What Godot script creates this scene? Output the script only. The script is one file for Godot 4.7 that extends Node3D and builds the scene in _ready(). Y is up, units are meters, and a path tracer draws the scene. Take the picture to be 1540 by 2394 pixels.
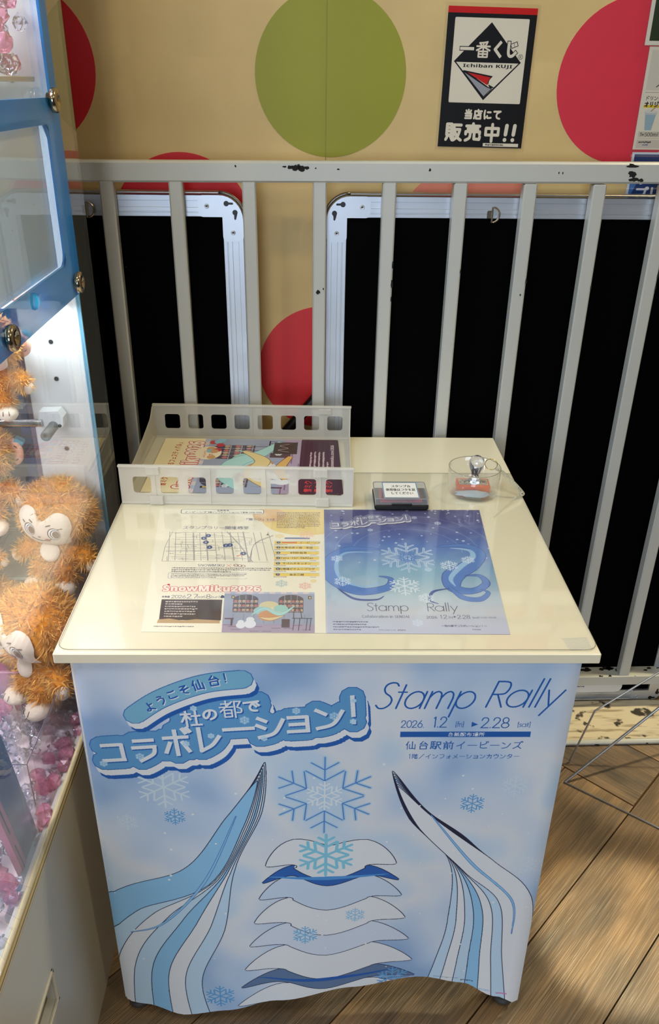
extends Node3D

# ------------------------------------------------------------------ small helpers
var taken := {}
var mats := {}

func numbered(called: String) -> String:
	var k: int = taken.get(called, -1) + 1
	taken[called] = k
	return called if k == 0 else "%s_%03d" % [called, k]

func mat(c: Color, rough := 0.5, metal := 0.0, spec := 0.5) -> StandardMaterial3D:
	var key := [c, rough, metal, spec]
	if mats.has(key):
		return mats[key]
	var m := StandardMaterial3D.new()
	m.albedo_color = c
	m.roughness = rough
	m.metallic = metal
	m.metallic_specular = spec
	m.cull_mode = BaseMaterial3D.CULL_DISABLED
	mats[key] = m
	return m

func pane(c: Color, alpha: float, rough := 0.02) -> StandardMaterial3D:
	var m := StandardMaterial3D.new()
	m.albedo_color = Color(c.r, c.g, c.b, alpha)
	m.roughness = rough
	m.transparency = BaseMaterial3D.TRANSPARENCY_ALPHA
	m.cull_mode = BaseMaterial3D.CULL_DISABLED
	return m

func solid_glass(c: Color, scale := 0.05, rough := 0.02) -> StandardMaterial3D:
	var m := StandardMaterial3D.new()
	m.albedo_color = Color(c.r, c.g, c.b, 0.04)
	m.roughness = rough
	m.transparency = BaseMaterial3D.TRANSPARENCY_ALPHA
	m.refraction_enabled = true
	m.refraction_scale = scale
	return m

func printed(p: Pic, rough := 0.5) -> StandardMaterial3D:
	var m := StandardMaterial3D.new()
	m.albedo_texture = ImageTexture.create_from_image(p.im)
	m.roughness = rough
	m.texture_repeat = false
	m.cull_mode = BaseMaterial3D.CULL_DISABLED
	return m

func picture(im: Image) -> ImageTexture:
	return ImageTexture.create_from_image(im)

func tag(o: Node3D, label := "", category := "", group := "", kind := "") -> Node3D:
	if label: o.set_meta("label", label)
	if category: o.set_meta("category", category)
	if group: o.set_meta("group", group)
	if kind: o.set_meta("kind", kind)
	return o

func thing(called: String, label: String, category: String, at := Vector3.ZERO, turn := 0.0, group := "") -> Node3D:
	var o := Node3D.new()
	o.name = numbered(called)
	add_child(o)
	o.position = at
	o.rotation.y = turn
	tag(o, label, category, group)
	return o

func obj(called: String, m: Variant, material: Material, parent: Node3D = null, at := Vector3.ZERO) -> MeshInstance3D:
	var o := MeshInstance3D.new()
	if m is SurfaceTool:
		m.generate_normals()
		o.mesh = m.commit()
	else:
		o.mesh = m
	o.material_override = material
	o.position = at
	if parent == null:
		o.name = numbered(called)
		add_child(o)
	else:
		var names: Dictionary = parent.get_meta("names_") if parent.has_meta("names_") else {}
		var k: int = names.get(called, -1) + 1
		names[called] = k
		parent.set_meta("names_", names)
		o.name = called if k == 0 else "%s_%03d" % [called, k]
		parent.add_child(o, true)
	return o

func struct(called: String, m: Variant, material: Material, at := Vector3.ZERO) -> MeshInstance3D:
	var o := obj(called, m, material, null, at)
	o.set_meta("kind", "structure")
	return o

# ------------------------------------------------------------------ shapes (faces given counter-clockwise from outside)
func mb(smooth := false) -> SurfaceTool:
	var st := SurfaceTool.new()
	st.begin(Mesh.PRIMITIVE_TRIANGLES)
	st.set_smooth_group(0 if smooth else -1)
	return st

func tri(st: SurfaceTool, a: Vector3, b: Vector3, c: Vector3) -> void:
	st.add_vertex(a)
	st.add_vertex(c)
	st.add_vertex(b)

func quad(st: SurfaceTool, a: Vector3, b: Vector3, c: Vector3, d: Vector3) -> void:
	tri(st, a, b, c)
	tri(st, a, c, d)

func uvquad(st: SurfaceTool, a: Vector3, b: Vector3, c: Vector3, d: Vector3, ua := Vector2(0, 1), ub := Vector2(1, 1), uc := Vector2(1, 0), ud := Vector2(0, 0)) -> void:
	for k in [[a, ua], [c, uc], [b, ub], [a, ua], [d, ud], [c, uc]]:
		st.set_uv(k[1])
		st.add_vertex(k[0])

func outward(st: SurfaceTool, pts: Array, centre: Vector3) -> void:
	var n: Vector3 = (pts[1] - pts[0]).cross(pts[2] - pts[0])
	var mid := Vector3.ZERO
	for p in pts: mid += p
	mid /= pts.size()
	if n.dot(mid - centre) < 0.0:
		pts.reverse()
	for i in range(1, pts.size() - 1):
		tri(st, pts[0], pts[i], pts[i + 1])

# a box with chamfered edges
func box(st: SurfaceTool, c: Vector3, size: Vector3, ch := 0.0, b := Basis()) -> void:
	var h := size / 2.0
	ch = minf(ch, minf(h.x, minf(h.y, h.z)) * 0.9)
	if ch <= 0.0:
		ch = 0.00001
	var P := {}
	for x in [-1, 1]:
		for y in [-1, 1]:
			for z in [-1, 1]:
				P[[x, y, z, 0]] = c + b * Vector3(x * h.x, y * (h.y - ch), z * (h.z - ch))
				P[[x, y, z, 1]] = c + b * Vector3(x * (h.x - ch), y * h.y, z * (h.z - ch))
				P[[x, y, z, 2]] = c + b * Vector3(x * (h.x - ch), y * (h.y - ch), z * h.z)
	for s in [-1, 1]:
		outward(st, [P[[s, -1, -1, 0]], P[[s, 1, -1, 0]], P[[s, 1, 1, 0]], P[[s, -1, 1, 0]]], c)
		outward(st, [P[[-1, s, -1, 1]], P[[1, s, -1, 1]], P[[1, s, 1, 1]], P[[-1, s, 1, 1]]], c)
		outward(st, [P[[-1, -1, s, 2]], P[[1, -1, s, 2]], P[[1, 1, s, 2]], P[[-1, 1, s, 2]]], c)
	if ch <= 0.00001:
		return
	for s in [-1, 1]:
		for t in [-1, 1]:
			outward(st, [P[[s, t, -1, 0]], P[[s, t, 1, 0]], P[[s, t, 1, 1]], P[[s, t, -1, 1]]], c)
			outward(st, [P[[s, -1, t, 0]], P[[s, 1, t, 0]], P[[s, 1, t, 2]], P[[s, -1, t, 2]]], c)
			outward(st, [P[[-1, s, t, 1]], P[[1, s, t, 1]], P[[1, s, t, 2]], P[[-1, s, t, 2]]], c)
			for u in [-1, 1]:
				outward(st, [P[[s, t, u, 0]], P[[s, t, u, 1]], P[[s, t, u, 2]]], c)

func boxed(c: Vector3, size: Vector3, ch := 0.0, b := Basis()) -> SurfaceTool:
	var st := mb()
	box(st, c, size, ch, b)
	return st

# profile of (radius, height) from the bottom up
func lathe(st: SurfaceTool, prof: Array, n := 32, c := Vector3.ZERO, b := Basis()) -> void:
	for i in n:
		var a0 := TAU * i / n
		var a1 := TAU * (i + 1) / n
		for k in prof.size() - 1:
			var p: Vector2 = prof[k]
			var q: Vector2 = prof[k + 1]
			var A := c + b * Vector3(p.x * cos(a0), p.y, p.x * sin(a0))
			var B := c + b * Vector3(p.x * cos(a1), p.y, p.x * sin(a1))
			var C := c + b * Vector3(q.x * cos(a1), q.y, q.x * sin(a1))
			var D := c + b * Vector3(q.x * cos(a0), q.y, q.x * sin(a0))
			if p.x > 0.0: tri(st, B, A, D)
			if q.x > 0.0: tri(st, B, D, C)

func tube(st: SurfaceTool, path: Array, r: float, n := 8, closed := false) -> void:
	var rings := []
	var m := path.size()
	var side := Vector3.ZERO
	for i in m:
		var t: Vector3 = (path[(i + 1) % m] - path[(i - 1 + m) % m]) if closed else (path[mini(i + 1, m - 1)] - path[maxi(i - 1, 0)])
		t = t.normalized()
		if side == Vector3.ZERO:
			side = t.cross(Vector3.UP if absf(t.y) < 0.9 else Vector3.RIGHT).normalized()
		side = (side - t * side.dot(t)).normalized()
		var up := t.cross(side)
		var ring := []
		for k in n:
			var a := TAU * k / n
			ring.append(path[i] + (side * cos(a) + up * sin(a)) * r)
		rings.append(ring)
	for i in (m if closed else m - 1):
		var R: Array = rings[i]
		var S: Array = rings[(i + 1) % m]
		for k in n:
			quad(st, R[k], R[(k + 1) % n], S[(k + 1) % n], S[k])
	if not closed:
		for k in range(1, n - 1):
			tri(st, rings[0][0], rings[0][k + 1], rings[0][k])
			tri(st, rings[m - 1][0], rings[m - 1][k], rings[m - 1][k + 1])

func tubed(path: Array, r: float, n := 8, closed := false) -> SurfaceTool:
	var st := mb(true)
	tube(st, path, r, n, closed)
	return st

func ellipsoid(st: SurfaceTool, c: Vector3, r: Vector3, b := Basis(), nu := 24, nv := 14, lump := 0.0, seed_ := 1) -> void:
	var noise := FastNoiseLite.new()
	noise.seed = seed_
	noise.frequency = 0.9
	var P := []
	for j in nv + 1:
		var row := []
		var th := PI * j / nv
		for i in nu:
			var ph := TAU * i / nu
			var d := Vector3(sin(th) * cos(ph), -cos(th), sin(th) * sin(ph))
			row.append(c + b * (d * r * (1.0 + lump * noise.get_noise_3dv(d * 3.0))))
		P.append(row)
	for j in nv:
		for i in nu:
			var k := (i + 1) % nu
			if j > 0: tri(st, P[j][k], P[j][i], P[j + 1][i])
			if j < nv - 1: tri(st, P[j][k], P[j + 1][i], P[j + 1][k])

# a flat outline (counter-clockwise seen from +z) given a thickness towards -z
func plate(st: SurfaceTool, pts: PackedVector2Array, z0: float, z1: float, b := Transform3D()) -> void:
	if Geometry2D.is_polygon_clockwise(pts) == false:
		pts = pts.duplicate()
		pts.reverse()
	var idx := Geometry2D.triangulate_polygon(pts)
	for i in range(0, idx.size(), 3):
		var q: Array[Vector2] = [pts[idx[i]], pts[idx[i + 1]], pts[idx[i + 2]]]
		if (q[1] - q[0]).cross(q[2] - q[0]) < 0.0:
			q = [q[0], q[2], q[1]]
		tri(st, b * Vector3(q[0].x, q[0].y, z0), b * Vector3(q[1].x, q[1].y, z0), b * Vector3(q[2].x, q[2].y, z0))
		tri(st, b * Vector3(q[0].x, q[0].y, z1), b * Vector3(q[2].x, q[2].y, z1), b * Vector3(q[1].x, q[1].y, z1))
	var mid := Vector2.ZERO
	for i in pts.size():
		var p := pts[i]
		var q := pts[(i + 1) % pts.size()]
		quad(st, b * Vector3(q.x, q.y, z1), b * Vector3(p.x, p.y, z1), b * Vector3(p.x, p.y, z0), b * Vector3(q.x, q.y, z0))

func round_rect(w: float, h: float, r: float, n := 5, c := Vector2.ZERO, which := [1, 1, 1, 1]) -> PackedVector2Array:
	var out := PackedVector2Array()
	for k in 4:
		var s: Vector2 = [Vector2(1, 1), Vector2(-1, 1), Vector2(-1, -1), Vector2(1, -1)][k]
		var rr: float = r if which[k] else 0.0
		var o := Vector2(s.x * (w / 2 - rr), s.y * (h / 2 - rr))
		if rr == 0.0:
			out.append(c + o)
			continue
		for i in n + 1:
			var a := PI / 2 * (k + float(i) / n)
			out.append(c + o + Vector2(cos(a), sin(a)) * rr)
	return out

func disc2(r: float, n := 24, c := Vector2.ZERO, sx := 1.0) -> PackedVector2Array:
	var out := PackedVector2Array()
	for i in n: out.append(c + Vector2(cos(TAU * i / n) * sx, sin(TAU * i / n)) * r)
	return out

func blot(r: float, rng: RandomNumberGenerator, sx := 1.0, n := 11, c := Vector2.ZERO) -> PackedVector2Array:
	var out := PackedVector2Array()
	for i in n:
		var a := TAU * i / n
		out.append(c + Vector2(cos(a) * sx, sin(a)) * r * rng.randf_range(0.55, 1.15))
	return out

# a wall of thickness t in the xy plane, centred on z = 0, with a row of rounded openings
func holed_plate(st: SurfaceTool, w: float, h: float, t: float, holes: Array, rad: float) -> void:
	# holes: [x, y, width, height] in a row, measured from the lower left corner
	var x := 0.0
	var y0: float = holes[0][1]
	var y1: float = holes[0][1] + holes[0][3]
	var pad := 0.001
	var front := func(a: Vector2, b: Vector2) -> void:
		for s in [1.0, -1.0]:
			var z: float = s * t / 2
			outward(st, [Vector3(a.x, a.y, z), Vector3(b.x, a.y, z), Vector3(b.x, b.y, z), Vector3(a.x, b.y, z)], Vector3(a.x, a.y, 0))
	front.call(Vector2(0, 0), Vector2(w, y0 - pad))
	front.call(Vector2(0, y1 + pad), Vector2(w, h))
	for H in holes:
		front.call(Vector2(x, y0 - pad), Vector2(H[0] - pad, y1 + pad))
		x = H[0] + H[2] + pad
		var c := Vector2(H[0] + H[2] / 2, H[1] + H[3] / 2)
		var inner := round_rect(H[2], H[3], rad, 4, c)
		var n := inner.size()
		for i in n:
			var p := inner[i]
			var q := inner[(i + 1) % n]
			var pair := []
			for v in [p, q]:
				var d: Vector2 = v - c
				var k := minf((H[2] / 2 + pad) / maxf(absf(d.x), 1e-6), (H[3] / 2 + pad) / maxf(absf(d.y), 1e-6))
				pair.append(c + d * k)
			for s in [1.0, -1.0]:
				var z: float = s * t / 2
				outward(st, [Vector3(p.x, p.y, z), Vector3(pair[0].x, pair[0].y, z), Vector3(pair[1].x, pair[1].y, z), Vector3(q.x, q.y, z)], Vector3(c.x, c.y, 0))
			outward(st, [Vector3(p.x, p.y, t / 2), Vector3(q.x, q.y, t / 2), Vector3(q.x, q.y, -t / 2), Vector3(p.x, p.y, -t / 2)], Vector3(c.x + (p.x - c.x) * 3, c.y + (p.y - c.y) * 3, 0))
		for k in 4:   # the little corners that the rays miss
			var s: Vector2 = [Vector2(1, 1), Vector2(-1, 1), Vector2(-1, -1), Vector2(1, -1)][k]
			var o := c + Vector2(s.x * (H[2] / 2 + pad), s.y * (H[3] / 2 + pad))
			var u := c + Vector2(s.x * H[2] / 2, s.y * H[3] / 2)
			for z in [t / 2, -t / 2]:
				outward(st, [Vector3(o.x, o.y, z), Vector3(o.x - s.x * rad, o.y, z), Vector3(u.x - s.x * rad * 0.3, u.y - s.y * rad * 0.3, z), Vector3(o.x, o.y - s.y * rad, z)], Vector3(c.x, c.y, 0))
	front.call(Vector2(x, y0 - pad), Vector2(w, y1 + pad))
	outward(st, [Vector3(0, 0, t / 2), Vector3(w, 0, t / 2), Vector3(w, 0, -t / 2), Vector3(0, 0, -t / 2)], Vector3(w / 2, h / 2, 0))
	outward(st, [Vector3(0, h, t / 2), Vector3(w, h, t / 2), Vector3(w, h, -t / 2), Vector3(0, h, -t / 2)], Vector3(w / 2, h / 2, 0))
	outward(st, [Vector3(0, 0, t / 2), Vector3(0, h, t / 2), Vector3(0, h, -t / 2), Vector3(0, 0, -t / 2)], Vector3(w / 2, h / 2, 0))
	outward(st, [Vector3(w, 0, t / 2), Vector3(w, h, t / 2), Vector3(w, h, -t / 2), Vector3(w, 0, -t / 2)], Vector3(w / 2, h / 2, 0))

static func smooth(pts: PackedVector2Array, closed := false, per := 8) -> PackedVector2Array:
	var out := PackedVector2Array()
	var n := pts.size()
	for i in (n if closed else n - 1):
		var p0 := pts[(i - 1 + n) % n] if closed or i > 0 else pts[0]
		var p1 := pts[i]
		var p2 := pts[(i + 1) % n]
		var p3 := pts[(i + 2) % n] if closed or i < n - 2 else pts[n - 1]
		for k in per:
			out.append(p1.cubic_interpolate(p2, p0, p3, float(k) / per))
	if not closed:
		out.append(pts[n - 1])
	return out

# ------------------------------------------------------------------ flat print: a sheet of colour that is drawn on in millimetres
class Pic:
	var im: Image
	var s: Vector2
	var row: Image
	func _init(w: int, h: int, mm: Vector2, c: Color) -> void:
		im = Image.create_empty(w, h, false, Image.FORMAT_RGBA8)
		im.fill(c)
		s = Vector2(w, h) / mm
	func poly(p: PackedVector2Array, c: Color) -> void:
		var n := p.size()
		var q := PackedVector2Array()
		q.resize(n)
		var lo := INF
		var hi := -INF
		for i in n:
			q[i] = p[i] * s
			lo = minf(lo, q[i].y)
			hi = maxf(hi, q[i].y)
		var W := im.get_width()
		for y in range(maxi(0, floori(lo)), mini(im.get_height() - 1, ceili(hi)) + 1):
			var yc := y + 0.5
			var xs := []
			for i in n:
				var a := q[i]
				var b := q[(i + 1) % n]
				if (a.y <= yc) != (b.y <= yc):
					xs.append(a.x + (yc - a.y) / (b.y - a.y) * (b.x - a.x))
			xs.sort()
			for k in range(0, xs.size() - 1, 2):
				var x0 := maxi(0, ceili(xs[k] - 0.5))
				var x1 := mini(W, ceili(xs[k + 1] - 0.5))
				if x1 <= x0: continue
				if c.a < 1.0:
					var src := Image.create_empty(x1 - x0, 1, false, Image.FORMAT_RGBA8)
					src.fill(c)
					im.blend_rect(src, Rect2i(0, 0, x1 - x0, 1), Vector2i(x0, y))
				else:
					im.fill_rect(Rect2i(x0, y, x1 - x0, 1), c)
	func rect(x: float, y: float, w: float, h: float, c: Color) -> void:
		poly(PackedVector2Array([Vector2(x, y), Vector2(x + w, y), Vector2(x + w, y + h), Vector2(x, y + h)]), c)
	func dot(c: Vector2, rx: float, ry: float, col: Color, n := 20) -> void:
		var p := PackedVector2Array()
		for i in n: p.append(c + Vector2(cos(TAU * i / n) * rx, sin(TAU * i / n) * ry))
		poly(p, col)
	func line(pts: PackedVector2Array, w: float, c: Color, round_ := true) -> void:
		for i in pts.size() - 1:
			var d := pts[i + 1] - pts[i]
			if d.length() < 1e-6: continue
			var t := d.normalized() * w / 2
			var nn := Vector2(-t.y, t.x)
			var a := pts[i]
			var b := pts[i + 1]
			if not round_:
				if i == 0: a -= t * 0.9
				if i == pts.size() - 2: b += t * 0.9
			poly(PackedVector2Array([a + nn, b + nn, b - nn, a - nn]), c)
			if round_ or i > 0: dot(pts[i], w / 2, w / 2, c, 10)
		if round_ and pts.size(): dot(pts[pts.size() - 1], w / 2, w / 2, c, 10)
	func ring(c: Vector2, r: float, w: float, col: Color) -> void:
		var p := PackedVector2Array()
		for i in 33: p.append(c + Vector2(cos(TAU * i / 32), sin(TAU * i / 32)) * r)
		line(p, w, col)
	func flake(c: Vector2, r: float, w: float, col: Color) -> void:
		for k in 6:
			var d := Vector2.from_angle(TAU * k / 6 + PI / 6)
			line(PackedVector2Array([c, c + d * r]), w, col)
			for m in [0.4, 0.68]:
				for t in [-1.0, 1.0]:
					line(PackedVector2Array([c + d * r * m, c + d * r * m + d.rotated(t * 0.95) * r * (0.62 - m * 0.45)]), w, col)
	# soft clouds of colour over the whole sheet
	func wash(cols: Array, cells: int, seed_: int, freq := 0.06) -> void:
		var noise := FastNoiseLite.new()
		noise.seed = seed_
		noise.frequency = freq
		noise.fractal_octaves = 3
		var small := Image.create_empty(cells, cells, false, Image.FORMAT_RGBA8)
		for y in cells:
			for x in cells:
				var v := clampf(noise.get_noise_2d(x, y) * 1.1 + 0.5, 0.0, 0.999) * (cols.size() - 1)
				var a: Color = cols[int(v)]
				small.set_pixel(x, y, a.lerp(cols[int(v) + 1], v - int(v)))
		small.resize(im.get_width(), im.get_height(), Image.INTERPOLATE_CUBIC)
		im.copy_from(small)

# ------------------------------------------------------------------ lettering
var latin_cache := {}

func outline(text: String, bold: bool, serif := false) -> Array:
	var key := [text, bold, serif]
	if latin_cache.has(key): return latin_cache[key]
	var f := SystemFont.new()
	f.font_names = PackedStringArray(["Droid Serif" if serif else "Droid Sans"])
	f.font_weight = 700 if bold else 400
	var t := TextMesh.new()
	t.font = f
	t.text = text
	t.font_size = 64
	t.pixel_size = 1.0
	t.depth = 0.0
	t.curve_step = 2.0
	t.horizontal_alignment = HORIZONTAL_ALIGNMENT_LEFT
	t.vertical_alignment = VERTICAL_ALIGNMENT_CENTER
	var a := t.get_mesh_arrays()
	var v: PackedVector3Array = a[Mesh.ARRAY_VERTEX]
	var idx: PackedInt32Array = a[Mesh.ARRAY_INDEX]
	var lo := Vector2(INF, INF)
	var hi := -lo
	var tris := []
	for i in range(0, idx.size(), 3):
		var p := PackedVector2Array()
		for k in 3:
			var q := Vector2(v[idx[i + k]].x, -v[idx[i + k]].y)
			p.append(q)
			lo = lo.min(q)
			hi = hi.max(q)
		tris.append(p)
	latin_cache[key] = [tris, lo, hi]
	return latin_cache[key]

# fits the text into a box: x, y of its upper left corner, width, height
func latin(p: Pic, text: String, x: float, y: float, w: float, h: float, c: Color, bold := false, turn := 0.0) -> void:
	var o := outline(text, bold)
	var lo: Vector2 = o[1]
	var size: Vector2 = o[2] - o[1]
	for t in o[0]:
		var q := PackedVector2Array()
		for v in t:
			var u: Vector2 = (v - lo) / size * Vector2(w, h)
			q.append(Vector2(x, y) + u.rotated(turn))
		p.poly(q, c)

func strokes(ch: String) -> Array:
	if not GLYPH.has(ch): return []
	var out := []
	for part in GLYPH[ch].split("/"):
		var t: String = part.strip_edges()
		var curved := t.begins_with("~")
		var arc := t.begins_with("@")
		if curved or arc: t = t.substr(1)
		var pts := PackedVector2Array()
		for xy in t.split(" ", false):
			var c := xy.split(",")
			pts.append(Vector2(float(c[0]), float(c[1])))
		if arc:
			var e := PackedVector2Array()
			for i in 25: e.append(pts[0] + Vector2(cos(TAU * i / 24) * pts[1].x, sin(TAU * i / 24) * pts[1].y))
			pts = e
		elif curved:
			pts = smooth(pts, pts[0] == pts[pts.size() - 1] and false)
		out.append(pts)
	return out

# one character of the stroke font through a transform from its 100 x 100 square to the sheet
func glyph(p: Pic, ch: String, t: Transform2D, w: float, c: Color, off := Vector2.ZERO, round_ := true) -> void:
	for s in strokes(ch):
		var q := PackedVector2Array()
		for v in s: q.append(t * v + off)
		p.line(q, w, c, round_)

func kana(p: Pic, text: String, x: float, y: float, cw: float, chh: float, w: float, c: Color, pitch := 0.0, turn := 0.0, round_ := true) -> void:
	if pitch == 0.0: pitch = cw * 1.06
	for i in text.length():
		var t := Transform2D(turn, Vector2(x, y) + Vector2(pitch * i, 0).rotated(turn)) * Transform2D().scaled(Vector2(cw / 100, chh / 100))
		glyph(p, text[i], t, w, c, Vector2.ZERO, round_)

# thin geometric Latin letters of differing widths; h is the height of a capital
func thin(p: Pic, text: String, x: float, y: float, h: float, w: float, c: Color, slant := 0.0, wide := 1.0) -> float:
	for ch in text:
		var key: String = "L" + ch
		if GLYPH.has(key):
			var k := h / 100.0
			for s in strokes(key):
				var q := PackedVector2Array()
				for v in s: q.append(Vector2(x + (v.x * wide + (100 - v.y) * slant) * k, y + v.y * k))
				p.line(q, w, c)
		x += WIDTH.get(ch, 40) * h / 100.0 * wide
	return x

# lines of print too small to read in the photograph
func greeking(p: Pic, x: float, y: float, w: float, lines: int, lh: float, c: Color, rng: RandomNumberGenerator) -> void:
	for i in lines:
		var u := x
		var stop: float = x + w * (1.0 if i < lines - 1 else 0.6)
		while u < stop:
			var d := rng.randf_range(0.5, 1.5) * lh * 0.5
			p.rect(u, y + i * lh + rng.randf() * lh * 0.1, d, lh * rng.randf_range(0.32, 0.5), c)
			u += d + lh * 0.14

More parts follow.
